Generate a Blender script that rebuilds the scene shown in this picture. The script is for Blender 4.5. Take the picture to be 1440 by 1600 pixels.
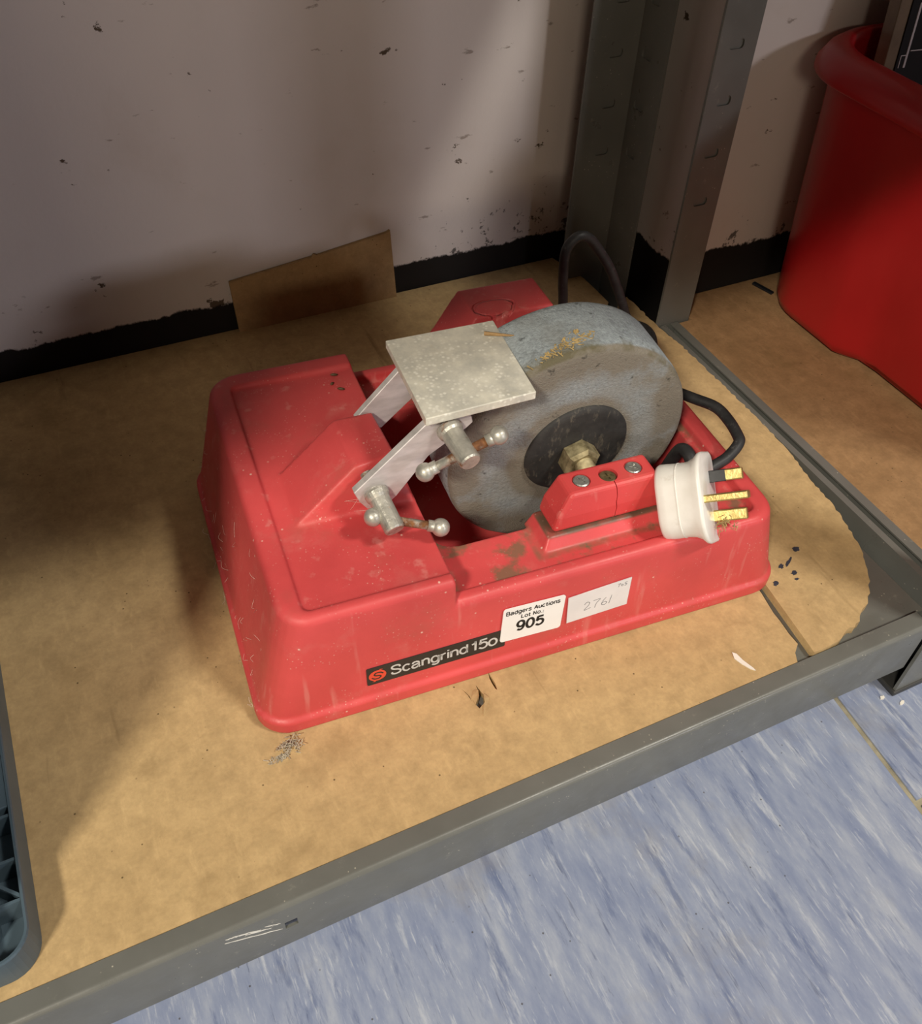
import bpy, bmesh, math, random
from mathutils import Vector, Matrix, noise as mnoise
random.seed(7)
for o in list(bpy.data.objects):
    bpy.data.objects.remove(o, do_unlink=True)
scene = bpy.context.scene
COL = scene.collection
R = math.radians

# ------------------------------------------------------------------ camera
cam_d = bpy.data.cameras.new('camera')
cam_d.sensor_fit = 'HORIZONTAL'; cam_d.sensor_width = 36.0; cam_d.lens = 36.0
cam_d.clip_start = 0.01; cam_d.clip_end = 60
cam = bpy.data.objects.new('camera', cam_d); COL.objects.link(cam)
cam.matrix_world = (Matrix.Translation((0, 0, 0.475)) @ Matrix.Rotation(R(-27.1), 4, 'Z')
                    @ Matrix.Rotation(R(44.06), 4, 'X') @ Matrix.Rotation(R(2.68), 4, 'Z'))
scene.camera = cam
# ------------------------------------------------------------------ world, lamps, exposure
w = bpy.data.worlds.new('room_air'); scene.world = w; w.use_nodes = True
w.node_tree.nodes['Background'].inputs[0].default_value = (1.0, 0.93, 0.86, 1)
w.node_tree.nodes['Background'].inputs[1].default_value = 0.04
def lamp(name, loc, target, sx, sy, power, col):
    d = bpy.data.lights.new(name, 'AREA'); d.shape = 'RECTANGLE'; d.size = sx; d.size_y = sy
    d.energy = power; d.color = col
    o = bpy.data.objects.new(name, d); COL.objects.link(o); o.location = loc
    o.rotation_euler = (Vector(target) - Vector(loc)).to_track_quat('-Z', 'Y').to_euler()
    return o
lamp('ceiling_lamp_left_offscreen', (-1.70, -1.40, 2.35), (0.15, 0.3, 0), 0.40, 0.18, 90, (1.0, 0.91, 0.76))
lamp('ceiling_lamp_right_offscreen', (1.25, -0.98, 2.35), (0.3, 0.25, 0), 0.42, 0.18, 42, (1.0, 0.94, 0.84))
lamp('ceiling_lamp_far_left_offscreen', (-2.8, -6.6, 2.35), (0.2, 0.69, 0.1), 1.5, 0.6, 64, (1.0, 0.82, 0.62))
lamp('ceiling_lamp_far_right_offscreen', (3.8, -6.6, 2.35), (0.3, 0.69, 0.1), 1.2, 0.6, 108, (0.97, 0.93, 1.0))
scene.view_settings.view_transform = 'Standard'
scene.view_settings.look = 'None'
scene.view_settings.exposure = 0.0
scene.view_settings.gamma = 1.0
scene.view_settings.use_curve_mapping = False

# ------------------------------------------------------------------ helpers
def link(name, me, mat=None, parent=None, smooth=False):
    o = bpy.data.objects.new(name, me); COL.objects.link(o)
    if mat is not None:
        me.materials.clear(); me.materials.append(mat)
    if parent is not None: o.parent = parent
    if smooth: me.shade_smooth()
    return o
def tag(o, label, cat, group=None, kind=None):
    o['label'] = label; o['category'] = cat
    if group: o['group'] = group
    if kind: o['kind'] = kind
    return o
def empty(name, loc=(0, 0, 0), rz=0):
    o = bpy.data.objects.new(name, None); COL.objects.link(o)
    o.location = loc; o.rotation_euler = (0, 0, rz); o.empty_display_size = 0.02
    return o
def bm_mesh(bm, name='m'):
    bmesh.ops.recalc_face_normals(bm, faces=bm.faces)
    me = bpy.data.meshes.new(name); bm.to_mesh(me); bm.free(); return me
def b_box(bm, x0, x1, y0, y1, z0, z1, M=None):
    vs = [bm.verts.new((x, y, z)) for x in (x0, x1) for y in (y0, y1) for z in (z0, z1)]
    for f in ((0, 1, 3, 2), (4, 6, 7, 5), (0, 4, 5, 1), (2, 3, 7, 6), (0, 2, 6, 4), (1, 5, 7, 3)):
        bm.faces.new([vs[i] for i in f])
    if M is not None: bmesh.ops.transform(bm, matrix=M, verts=vs)
    return vs
def b_bevel(bm, width, seg=2, angle=30):
    es = [e for e in bm.edges if len(e.link_faces) == 2 and e.calc_face_angle(0) > R(angle)]
    bmesh.ops.bevel(bm, geom=es, offset=width, segments=seg, profile=0.5, affect='EDGES', clamp_overlap=True)
def box_me(x0, x1, y0, y1, z0, z1, bev=0, seg=2):
    bm = bmesh.new(); b_box(bm, x0, x1, y0, y1, z0, z1)
    bmesh.ops.recalc_face_normals(bm, faces=bm.faces)
    if bev: b_bevel(bm, bev, seg)
    return bm_mesh(bm)
def hull_bm(pts):
    bm = bmesh.new()
    for p in pts: bm.verts.new(p)
    r = bmesh.ops.convex_hull(bm, input=bm.verts)
    bmesh.ops.delete(bm, geom=[v for v in bm.verts if not v.link_faces], context='VERTS')
    bmesh.ops.recalc_face_normals(bm, faces=bm.faces)
    return bm
def rrect(x0, x1, y0, y1, r, seg=6):
    """rounded rectangle outline; r = radius or 4 radii (x0y0, x1y0, x1y1, x0y1)"""
    if not isinstance(r, (tuple, list)): r = (r,) * 4
    out = []
    for k, (cx, cy, a0) in enumerate(((x0, y0, 180), (x1, y0, 270), (x1, y1, 0), (x0, y1, 90))):
        rr = r[k]; ox = cx + (rr if k in (0, 3) else -rr); oy = cy + (rr if k in (0, 1) else -rr)
        for i in range(seg + 1):
            a = R(a0 + 90 * i / seg); out.append((ox + rr * math.cos(a), oy + rr * math.sin(a)))
    return out
def b_loft(bm, rings, cap0=True, cap1=True):
    vr = [[bm.verts.new(p) for p in ring] for ring in rings]
    n = len(vr[0])
    for a, b in zip(vr, vr[1:]):
        for i in range(n):
            j = (i + 1) % n
            bm.faces.new((a[i], a[j], b[j], b[i]))
    if cap0: bm.faces.new(vr[0][::-1])
    if cap1: bm.faces.new(vr[-1])
    return [v for r_ in vr for v in r_]
def loft_me(rings, cap0=True, cap1=True):
    bm = bmesh.new(); b_loft(bm, rings, cap0, cap1); return bm_mesh(bm)
def b_cyl(bm, p0, p1, r0, r1=None, seg=24, bev=0.0):
    p0 = Vector(p0); p1 = Vector(p1); r1 = r0 if r1 is None else r1
    d = (p1 - p0).normalized(); a = d.orthogonal().normalized(); b = d.cross(a)
    L = (p1 - p0).length
    prof = [(0, r0), (L, r1)] if not bev else [(0, r0 - bev), (bev, r0), (L - bev, r1), (L, r1 - bev)]
    rings = [[p0 + d * h + (a * math.cos(2 * math.pi * i / seg) + b * math.sin(2 * math.pi * i / seg)) * rr
              for i in range(seg)] for h, rr in prof]
    return b_loft(bm, rings)
def b_ball(bm, c, r, u=20, v=12):
    return bmesh.ops.create_uvsphere(bm, u_segments=u, v_segments=v, radius=r, matrix=Matrix.Translation(c))['verts']
def catmull(pts, n=8):
    P = [Vector(p) for p in pts]; P = [2 * P[0] - P[1]] + P + [2 * P[-1] - P[-2]]
    out = []
    for i in range(1, len(P) - 2):
        for k in range(n):
            t = k / n; a, b, c, d = P[i - 1], P[i], P[i + 1], P[i + 2]
            out.append(0.5 * ((2 * b) + (c - a) * t + (2 * a - 5 * b + 4 * c - d) * t * t + (3 * b - a - 3 * c + d) * t ** 3))
    out.append(P[-2]); return out
def b_tube(bm, path, r, seg=12, r_end=None):
    path = [Vector(p) for p in path]; n = len(path)
    t0 = (path[1] - path[0]).normalized(); a = t0.orthogonal().normalized(); rings = []
    for i, p in enumerate(path):
        t = (path[min(i + 1, n - 1)] - path[max(i - 1, 0)]).normalized()
        a = (a - t * a.dot(t)).normalized(); b = t.cross(a)
        rr = r if r_end is None else r + (r_end - r) * i / (n - 1)
        rings.append([p + (a * math.cos(2 * math.pi * k / seg) + b * math.sin(2 * math.pi * k / seg)) * rr for k in range(seg)])
    return b_loft(bm, rings)
def b_lathe(bm, prof, axis_p, axis_d, seg=48, u=None):
    """prof: list of (h, r) along axis; closed at both ends with caps"""
    p0 = Vector(axis_p); d = Vector(axis_d).normalized(); a = d.orthogonal().normalized() if u is None else Vector(u); b = d.cross(a)
    return b_loft(bm, [[p0 + d * h + (a * math.cos(2 * math.pi * i / seg) + b * math.sin(2 * math.pi * i / seg)) * rr
                        for i in range(seg)] for h, rr in prof])
def evaluated(me, mods):
    """apply (type, settings) modifiers to a mesh and return the result; cutters are meshes"""
    o = bpy.data.objects.new('work', me); COL.objects.link(o); tmp = []
    for typ, st in mods:
        m = o.modifiers.new(typ, typ)
        for k, v in st.items():
            if isinstance(v, bpy.types.Mesh):
                c = bpy.data.objects.new('work_cut', v); COL.objects.link(c); tmp.append(c); v = c
            setattr(m, k, v)
    dg = bpy.context.evaluated_depsgraph_get(); dg.update()
    out = bpy.data.meshes.new_from_object(o.evaluated_get(dg))
    for c in tmp + [o]: bpy.data.objects.remove(c, do_unlink=True)
    return out
def cut(me, cutters):
    return evaluated(me, [('BOOLEAN', dict(operation='DIFFERENCE', solver='EXACT', object=c)) for c in cutters])
def sheet_me(outline, holes, z0, z1):
    """flat sheet with real thickness from a 2D outline with holes"""
    cu = bpy.data.curves.new('work', 'CURVE'); cu.dimensions = '2D'; cu.fill_mode = 'BOTH'; cu.extrude = (z1 - z0) / 2
    for poly in [outline] + holes:
        s = cu.splines.new('POLY'); s.points.add(len(poly) - 1); s.use_cyclic_u = True
        for p, q in zip(s.points, poly): p.co = (q[0], q[1], 0, 1)
    o = bpy.data.objects.new('work', cu); COL.objects.link(o)
    dg = bpy.context.evaluated_depsgraph_get(); dg.update()
    me = bpy.data.meshes.new_from_object(o.evaluated_get(dg))
    bpy.data.objects.remove(o, do_unlink=True)
    me.transform(Matrix.Translation((0, 0, (z0 + z1) / 2)))
    return me
def ell(cx, cy, rx, ry, a0=0, a1=360, n=28):
    return [(cx + rx * math.cos(R(a0 + (a1 - a0) * k / n)), cy + ry * math.sin(R(a0 + (a1 - a0) * k / n))) for k in range(n + 1)]
def smooth(*p): return [(q.x, q.y) for q in catmull([(a, b, 0) for a, b in p], 6)]
BOWL = ell(0.30, 0.36, 0.26, 0.36)
GLYPH = {   # (advance, strokes) in units of the cap height: a plain grotesque
    'S': (0.74, [smooth((.63, .72), (.58, .92), (.35, 1.0), (.11, .93), (.06, .74), (.2, .58), (.45, .48), (.65, .33), (.62, .10), (.36, 0), (.1, .07), (.04, .26))]),
    's': (0.56, [smooth((.46, .54), (.40, .67), (.25, .72), (.08, .66), (.06, .52), (.2, .41), (.38, .34), (.49, .22), (.44, .06), (.26, 0), (.08, .05), (.03, .19))]),
    'c': (0.60, [ell(0.30, 0.36, 0.26, 0.36, 40, 320)]),
    'a': (0.64, [smooth((.06, .52), (.12, .67), (.3, .72), (.47, .65), (.51, .5), (.51, .25), (.51, .10), (.60, .01)), smooth((.51, .44), (.28, .39), (.07, .30), (.05, .10), (.20, 0), (.40, .07), (.51, .24))]),
    'n': (0.62, [[(.07, 0), (.07, .72)], smooth((.07, .46), (.17, .66), (.34, .72), (.49, .63), (.53, .44), (.53, .2), (.53, 0))]),
    'g': (0.64, [BOWL, smooth((.55, .72), (.55, .3), (.55, -.06), (.46, -.24), (.28, -.28), (.08, -.18))]),
    'r': (0.40, [[(.07, 0), (.07, .72)], smooth((.07, .42), (.15, .63), (.37, .70))]),
    'i': (0.19, [[(.09, 0), (.09, .72)], [(.09, .87), (.09, 1.0)]]),
    'd': (0.64, [BOWL, [(.55, 0), (.55, 1.0)]]),
    'o': (0.64, [ell(0.31, 0.36, 0.27, 0.36)]),
    'e': (0.62, [[(.05, .37), (.55, .37)], ell(0.30, 0.36, 0.26, 0.36, 2, 318)]),
    'u': (0.62, [smooth((.07, .72), (.07, .45), (.08, .2), (.18, .03), (.34, .02), (.47, .14), (.53, .3)), [(.53, .72), (.53, 0)]]),
    't': (0.38, [smooth((.17, .94), (.17, .6), (.17, .22), (.22, .04), (.36, .01)), [(.01, .68), (.35, .68)]]),
    'B': (0.74, [[(.08, 0), (.08, 1.0)], smooth((.08, 1.0), (.38, 1.0), (.56, .92), (.58, .68), (.44, .54), (.08, .53)), smooth((.40, .53), (.58, .48), (.66, .27), (.58, .06), (.38, 0), (.08, 0))]),
    'A': (0.72, [[(.02, 0), (.35, 1.0)], [(.35, 1.0), (.68, 0)], [(.14, .32), (.56, .32)]]),
    'L': (0.60, [[(.08, 1.0), (.08, 0)], [(.08, .06), (.56, .06)]]),
    'N': (0.74, [[(.08, 0), (.08, 1.0)], [(.08, .95), (.62, .05)], [(.62, 0), (.62, 1.0)]]),
    '.': (0.20, [[(.10, 0), (.10, .14)]]), ':': (0.20, [[(.10, 0), (.10, .14)], [(.10, .50), (.10, .64)]]), ' ': (0.30, []),
    '1': (0.56, [smooth((.10, .72), (.24, .76), (.34, .88), (.36, 1.0)), [(.36, 1.0), (.36, 0)]]),
    '5': (0.68, [[(.58, .95), (.17, .95)], [(.17, 1.0), (.09, .48)], smooth((.09, .50), (.30, .64), (.52, .55), (.60, .32), (.50, .08), (.28, 0), (.05, .14))]),
    '9': (0.68, [ell(.31, .68, .25, .32), smooth((.56, .68), (.56, .42), (.48, .12), (.30, 0), (.08, .10))]),
    '0': (0.68, [ell(.32, .50, .27, .50)])}
def lettering_me(body, cap, weight, sx=1.0, track=0.0, center=False):
    """flat printed letters: every stroke a ribbon of the given weight (in cap heights)"""
    bm = bmesh.new(); x = 0.0
    for ch in body:
        adv, strokes = GLYPH[ch]
        for st_ in strokes:
            P = [Vector(((x + a) * cap * sx, b * cap)) for a, b in st_]; prev = None; n_ = len(P); closed = (P[0] - P[-1]).length < 1e-7
            for i, p in enumerate(P):
                q0 = P[i - 1] if i > 0 else (P[-2] if closed else P[0]); q1 = P[i + 1] if i < n_ - 1 else (P[1] if closed else P[-1])
                t = (q1 - q0).normalized(); nn = Vector((-t.y, t.x)) * weight * cap * 0.5
                cur = (bm.verts.new((p.x + nn.x, p.y + nn.y, 0)), bm.verts.new((p.x - nn.x, p.y - nn.y, 0)))
                if prev: bm.faces.new((prev[0], prev[1], cur[1], cur[0]))
                prev = cur
        x += adv + track
    if center: bmesh.ops.translate(bm, verts=bm.verts, vec=(-x * cap * sx / 2, 0, 0))
    me = bpy.data.meshes.new('m'); bm.to_mesh(me); bm.free(); return me
def jag(poly, step, amp, seed=0, edges=None):
    """subdivide the polygon's edges and roughen them (torn cardboard)"""
    rnd = random.Random(seed); out = []
    n = len(poly)
    for i in range(n):
        a = Vector(poly[i]); b = Vector(poly[(i + 1) % n]); out.append(tuple(a))
        if edges is not None and i not in edges: continue
        L = (b - a).length; k = max(1, int(L / step)); nrm = Vector((-(b - a).y, (b - a).x)).normalized()
        for j in range(1, k):
            out.append(tuple(a.lerp(b, j / k) + nrm * rnd.uniform(-amp, amp)))
    return out

# ------------------------------------------------------------------ materials
class NT:
    def __init__(s, name, rough=0.5, metal=0.0, spec=0.5):
        s.m = bpy.data.materials.new(name); s.m.use_nodes = True; s.t = s.m.node_tree; s.t.nodes.clear()
        s.out = s.add('ShaderNodeOutputMaterial'); s.b = s.add('ShaderNodeBsdfPrincipled')
        s.t.links.new(s.b.outputs[0], s.out.inputs[0])
        s.b.inputs['Roughness'].default_value = rough; s.b.inputs['Metallic'].default_value = metal
        s.b.inputs['Specular IOR Level'].default_value = spec
        s.tc = s.add('ShaderNodeTexCoord'); s.co = s.tc.outputs['Object']
    def add(s, t, **kw):
        n = s.t.nodes.new(t)
        for k, v in kw.items(): setattr(n, k, v)
        return n
    def set(s, sock, v):
        if isinstance(v, bpy.types.NodeSocket): s.t.links.new(v, sock)
        elif isinstance(v, (tuple, list)): sock.default_value = tuple(v) + ((1,) if len(v) == 3 and sock.type == 'RGBA' else ())
        else: sock.default_value = v
    def map(s, loc=(0, 0, 0), rot=(0, 0, 0), sc=(1, 1, 1)):
        n = s.add('ShaderNodeMapping'); s.set(n.inputs[0], s.co)
        n.inputs[1].default_value = loc; n.inputs[2].default_value = rot; n.inputs[3].default_value = sc
        return n.outputs[0]
    def noise(s, scale, detail=4, rough=0.55, co=None, dist=0.0):
        n = s.add('ShaderNodeTexNoise'); s.set(n.inputs['Vector'], co or s.co)
        n.inputs['Scale'].default_value = scale; n.inputs['Detail'].default_value = detail
        n.inputs['Roughness'].default_value = rough; n.inputs['Distortion'].default_value = dist
        return n.outputs['Fac']
    def vor(s, scale, co=None, feature='F1', rnd=1.0):
        n = s.add('ShaderNodeTexVoronoi', feature=feature); s.set(n.inputs['Vector'], co or s.co)
        n.inputs['Scale'].default_value = scale; n.inputs['Randomness'].default_value = rnd
        return n.outputs['Distance']
    def ramp(s, fac, *stops):
        n = s.add('ShaderNodeValToRGB'); s.set(n.inputs[0], fac); e = n.color_ramp.elements
        while len(e) < len(stops): e.new(0.5)
        for q, (p, c) in zip(e, stops):
            q.position = p; q.color = (c, c, c, 1) if isinstance(c, (int, float)) else tuple(c) + (1,)
        return n.outputs[0]
    def mix(s, fac, a, b, mode='MIX'):
        n = s.add('ShaderNodeMix', data_type='RGBA', blend_type=mode)
        s.set(n.inputs[0], fac); s.set(n.inputs[6], a); s.set(n.inputs[7], b); return n.outputs[2]
    def math(s, op, a, b=0.0, c=None):
        n = s.add('ShaderNodeMath', operation=op); s.set(n.inputs[0], a); s.set(n.inputs[1], b)
        if c is not None: s.set(n.inputs[2], c)
        return n.outputs[0]
    def xyz(s):
        n = s.add('ShaderNodeSeparateXYZ'); s.set(n.inputs[0], s.co); return n.outputs
    def step(s, v, a, b):
        n = s.add('ShaderNodeMapRange', interpolation_type='SMOOTHSTEP'); s.set(n.inputs[0], v)
        n.inputs[1].default_value = a; n.inputs[2].default_value = b; return n.outputs[0]
    def color(s, v): s.set(s.b.inputs['Base Color'], v); return s
    def rough(s, v): s.set(s.b.inputs['Roughness'], v); return s
    def bump(s, h, strength=0.3, dist=0.001):
        n = s.add('ShaderNodeBump'); n.inputs['Strength'].default_value = strength; n.inputs['Distance'].default_value = dist
        s.set(n.inputs['Height'], h); s.t.links.new(n.outputs[0], s.b.inputs['Normal']); return s

def m_plain(name, col, rough=0.5, metal=0.0, var=0.15, scale=60, spec=0.5):
    n = NT(name, rough, metal, spec)
    dark = tuple(c * (1 - var) for c in col); lite = tuple(min(1, c * (1 + var)) for c in col)
    n.color(n.ramp(n.noise(scale, 4), (0.3, dark), (0.7, lite)))
    return n.m

def m_red_plastic(name, base, dirt_ledge=True):
    n = NT(name, 0.42)
    c = n.ramp(n.noise(14, 5), (0.3, tuple(v * 0.86 for v in base)), (0.7, tuple(min(1, v * 1.12 + 0.006) for v in base)))
    # rubbed, paler scuffs
    sc = n.ramp(n.noise(38, 8, 0.7), (0.56, 0.0), (0.75, 0.3))
    c = n.mix(sc, c, (0.62, 0.22, 0.19))
    # fine hair scratches
    st = n.ramp(n.noise(90, 3, 0.6, n.map(rot=(0.3, 0.2, 0.5), sc=(1, 1, 0.12))), (0.62, 0.0), (0.72, 0.22))
    c = n.mix(st, c, (0.75, 0.42, 0.36))
    x, y, z = n.xyz()
    if dirt_ledge:
        low = n.math('SUBTRACT', 1.0, n.step(z, 0.0668, 0.0695))
        inx = n.math('MULTIPLY', n.step(x, 0.114, 0.119), n.step(z, 0.055, 0.063))
        iny = n.math('MULTIPLY', n.step(y, 0.008, 0.013), n.math('SUBTRACT', 1.0, n.step(y, 0.222, 0.226)))
        reg = n.math('MULTIPLY', n.math('MULTIPLY', low, inx), iny)
        edge = n.math('MAXIMUM', n.math('SUBTRACT', 1.0, n.step(n.math('ABSOLUTE', n.math('SUBTRACT', y, 0.0145)), 0.0006, 0.0035)),
                      n.math('SUBTRACT', 1.0, n.step(n.math('ABSOLUTE', n.math('SUBTRACT', x, 0.1205)), 0.001, 0.008)))
        inb = n.math('MULTIPLY', n.step(x, 0.176, 0.180), n.math('SUBTRACT', 1.0, n.step(x, 0.274, 0.278)))
        foot = n.math('MULTIPLY', inb, n.math('SUBTRACT', 1.0, n.step(n.math('ABSOLUTE', n.math('SUBTRACT', y, 0.0258)), 0.0010, 0.0034)))
        side = n.math('MULTIPLY', n.math('SUBTRACT', 1.0, n.step(n.math('ABSOLUTE', n.math('SUBTRACT', x, 0.1800)), 0.0014, 0.0042)), n.math('MULTIPLY', n.step(y, 0.022, 0.025), n.math('SUBTRACT', 1.0, n.step(y, 0.06, 0.062))))
        edge = n.math('MAXIMUM', edge, n.math('MAXIMUM', foot, side))
        g = n.math('ADD', n.ramp(n.noise(42, 6, 0.62), (0.53, 0.0), (0.62, 0.8)), n.math('MULTIPLY', edge, n.ramp(n.noise(70, 3), (0.35, 0.0), (0.6, 0.75))))
        c = n.mix(n.math('MULTIPLY', n.math('MINIMUM', g, 1.0), reg), c, (0.16, 0.125, 0.07))
        # grime in the joint under the bearing cap
        jz = n.math('MULTIPLY', n.math('SUBTRACT', 1.0, n.step(n.math('ABSOLUTE', n.math('SUBTRACT', z, 0.0736)), 0.0006, 0.0020)), n.math('MULTIPLY', inb, n.math('MULTIPLY', n.step(y, 0.028, 0.030), n.math('SUBTRACT', 1.0, n.step(y, 0.062, 0.064)))))
        c = n.mix(n.math('MULTIPLY', jz, n.ramp(n.noise(60, 4), (0.25, 0.3), (0.55, 0.95))), c, (0.10, 0.075, 0.045))
        # melted ring on the rear hump
        ex = n.math('DIVIDE', n.math('SUBTRACT', x, 0.2165), 0.0145); ey = n.math('DIVIDE', n.math('SUBTRACT', y, 0.1985), 0.0090)
        er = n.math('ADD', n.math('SQRT', n.math('ADD', n.math('MULTIPLY', ex, ex), n.math('MULTIPLY', ey, ey))), n.math('MULTIPLY', n.math('SUBTRACT', n.noise(90, 3), 0.5), 0.55))
        rg = n.math('MULTIPLY', n.math('SUBTRACT', 1.0, n.step(n.math('ABSOLUTE', n.math('SUBTRACT', er, 1.0)), 0.03, 0.14)), n.step(z, 0.118, 0.121))
    # grimy film, olive
    c = n.mix(n.ramp(n.noise(22, 6, 0.65, n.map(loc=(3, 1, 2))), (0.55, 0.0), (0.8, 0.35)), c, (0.24, 0.13, 0.08))
    # paint flecks
    v = n.vor(150, n.map(loc=(0.3, 0.7, 0.1)))
    fl = n.math('MULTIPLY', n.ramp(v, (0.06, 1.0), (0.13, 0.0)), n.ramp(n.noise(34, 3), (0.56, 0.0), (0.62, 1.0)))
    c = n.mix(n.math('MULTIPLY', fl, 0.75), c, (0.78, 0.56, 0.46))
    v2 = n.vor(420); f2 = n.math('MULTIPLY', n.ramp(v2, (0.12, 1.0), (0.2, 0.0)), n.ramp(n.noise(45, 3), (0.5, 0.0), (0.62, 1.0)))
    c = n.mix(n.math('MULTIPLY', f2, 0.45), c, (0.75, 0.5, 0.42))
    n.color(c)
    n.rough(n.ramp(n.noise(30, 4), (0.3, 0.36), (0.7, 0.56)))
    if dirt_ledge: n.bump(n.math('SUBTRACT', n.math('MULTIPLY', n.noise(700, 2), 0.07), rg), 1.0, 0.0010)
    else: n.bump(n.noise(700, 2), 0.12, 0.0006)
    return n.m
M_RED = m_red_plastic('grinder_red_plastic', (0.60, 0.066, 0.068))
M_REDCAP = m_red_plastic('bearing_cap_red', (0.60, 0.058, 0.058), False)

def m_wheel():
    n = NT('grindstone', 0.9, 0, 0.25)
    c = n.ramp(n.noise(60, 8, 0.7), (0.3, (0.185, 0.208, 0.220)), (0.7, (0.330, 0.370, 0.390)))
    c = n.mix(n.ramp(n.noise(520, 2), (0.35, 0.0), (0.7, 0.55)), c, (0.44, 0.50, 0.53))
    x, y, z = n.xyz()                                   # object space: wheel axis on y, front face at y = 0
    rr = n.math('SQRT', n.math('ADD', n.math('MULTIPLY', x, x), n.math('MULTIPLY', z, z)))
    front = n.math('SUBTRACT', 1.0, n.step(y, 0.0015, 0.004))
    ring = n.math('MAXIMUM', n.step(rr, 0.052, 0.072), n.math('SUBTRACT', 1.0, n.step(rr, 0.036, 0.047)))
    bl = n.ramp(n.noise(30, 6, 0.65), (0.26, 0.0), (0.55, 1.0))
    stain = n.math('MULTIPLY', front, n.math('MULTIPLY', n.math('ADD', n.math('MULTIPLY', ring, 0.8), 0.5), bl))
    c = n.mix(n.math('MINIMUM', stain, 0.9), c, (0.200, 0.172, 0.130))
    st2 = n.ramp(n.noise(26, 5, 0.6, n.map(loc=(1, 2, 3))), (0.54, 0.0), (0.75, 0.55))
    c = n.mix(st2, c, (0.17, 0.155, 0.125))
    c = n.mix(n.ramp(n.noise(110, 4, 0.6, n.map(loc=(5, 0, 0))), (0.63, 0.0), (0.70, 0.7)), c, (0.03, 0.028, 0.025))
    edge = n.math('MULTIPLY', n.math('SUBTRACT', 1.0, n.step(y, 0.003, 0.011)), n.math('MULTIPLY', n.step(rr, 0.076, 0.079), n.step(z, 0.03, 0.06)))
    c = n.mix(n.math('MULTIPLY', edge, n.ramp(n.noise(34, 5, 0.6, n.map(loc=(9, 0, 3))), (0.42, 0.0), (0.52, 0.85))), c, (0.115, 0.100, 0.055))
    n.color(c); n.bump(n.math('ADD', n.noise(420, 3), n.noise(1300, 2)), 0.55, 0.0012)
    return n.m
M_WHEEL = m_wheel()

def m_alu():
    n = NT('dull_aluminium', 0.48, 0.25)
    c = n.ramp(n.noise(70, 6, 0.65), (0.3, (0.52, 0.51, 0.45)), (0.7, (0.80, 0.77, 0.65)))
    c = n.mix(n.math('MULTIPLY', n.ramp(n.vor(340), (0.18, 1.0), (0.42, 0.0)), n.ramp(n.noise(60, 3), (0.36, 0.0), (0.56, 0.85))), c, (0.92, 0.90, 0.80))
    c = n.mix(n.ramp(n.noise(40, 5, 0.6, n.map(loc=(2, 5, 1))), (0.58, 0.0), (0.78, 0.5)), c, (0.45, 0.40, 0.26))
    n.color(c); n.rough(n.ramp(n.noise(90, 4), (0.3, 0.38), (0.7, 0.62))); n.bump(n.noise(300, 4), 0.15, 0.0008)
    return n.m
M_ALU = m_alu()
def m_alu_arm():
    n = NT('brushed_aluminium_bar', 0.5, 0.35)
    n.color(n.ramp(n.noise(60, 5, 0.6, n.map(sc=(1, 1, 3))), (0.3, (0.52, 0.49, 0.48)), (0.7, (0.72, 0.68, 0.67))))
    n.bump(n.noise(260, 3), 0.1, 0.0006); return n.m
M_ARM = m_alu_arm()
def m_rusty(name, lo, hi):
    n = NT(name, 0.5, 0.6)
    c = n.ramp(n.noise(120, 5, 0.6), (0.3, (0.34, 0.33, 0.29)), (0.7, (0.62, 0.60, 0.53)))
    r = n.ramp(n.noise(75, 6, 0.65, n.map(loc=(1, 4, 2))), (lo, 0.0), (hi, 0.95))
    n.color(n.mix(r, c, n.ramp(n.noise(260, 3), (0.3, (0.13, 0.045, 0.015)), (0.7, (0.33, 0.14, 0.045)))))
    n.rough(n.math('ADD', n.math('MULTIPLY', r, 0.4), 0.42)); n.bump(n.noise(400, 4), 0.3, 0.0008)
    return n.m
M_BOLT = m_rusty('weathered_zinc', 0.56, 0.66)
M_BAR = m_rusty('rusty_steel_bar', 0.38, 0.52)
M_BALL = m_rusty('zinc_ball', 0.72, 0.80)
M_BRASS = m_rusty('grimy_brass', 0.9, 0.95)
def m_brass(name, a, b, rough=0.35):
    n = NT(name, rough, 0.9)
    n.color(n.ramp(n.noise(160, 5, 0.6), (0.3, a), (0.7, b))); n.bump(n.noise(500, 3), 0.2, 0.0006); return n.m
M_NUT = m_brass('dirty_brass_nut', (0.20, 0.165, 0.085), (0.60, 0.53, 0.33), 0.7)
M_PIN = m_brass('brass_pin', (0.52, 0.38, 0.13), (0.78, 0.62, 0.27))
def m_hub():
    n = NT('black_flange', 0.75)
    c = n.ramp(n.noise(70, 6, 0.65), (0.3, (0.012, 0.012, 0.012)), (0.7, (0.040, 0.038, 0.036)))
    c = n.mix(n.ramp(n.noise(160, 4, 0.7, n.map(sc=(1, 1, 0.4))), (0.55, 0.0), (0.70, 0.5)), c, (0.22, 0.19, 0.14))
    n.color(c); n.bump(n.noise(300, 3), 0.2, 0.0005); return n.m
M_HUB = m_hub()
M_SCREW = m_plain('screw_steel', (0.45, 0.45, 0.42), 0.38, 0.85, 0.25, 300)
M_SCREWOLD = m_plain('tarnished_screw', (0.20, 0.16, 0.08), 0.5, 0.7, 0.35, 300)
def m_rubber():
    n = NT('black_rubber_cord', 0.5, 0, 0.4)
    c = n.ramp(n.noise(120, 4), (0.3, (0.016, 0.016, 0.017)), (0.7, (0.035, 0.035, 0.036)))
    c = n.mix(n.ramp(n.noise(220, 5, 0.7), (0.60, 0.0), (0.75, 0.5)), c, (0.17, 0.16, 0.15))
    n.color(c); n.bump(n.noise(300, 3), 0.15, 0.0005); return n.m
M_CORD = m_rubber()
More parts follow.
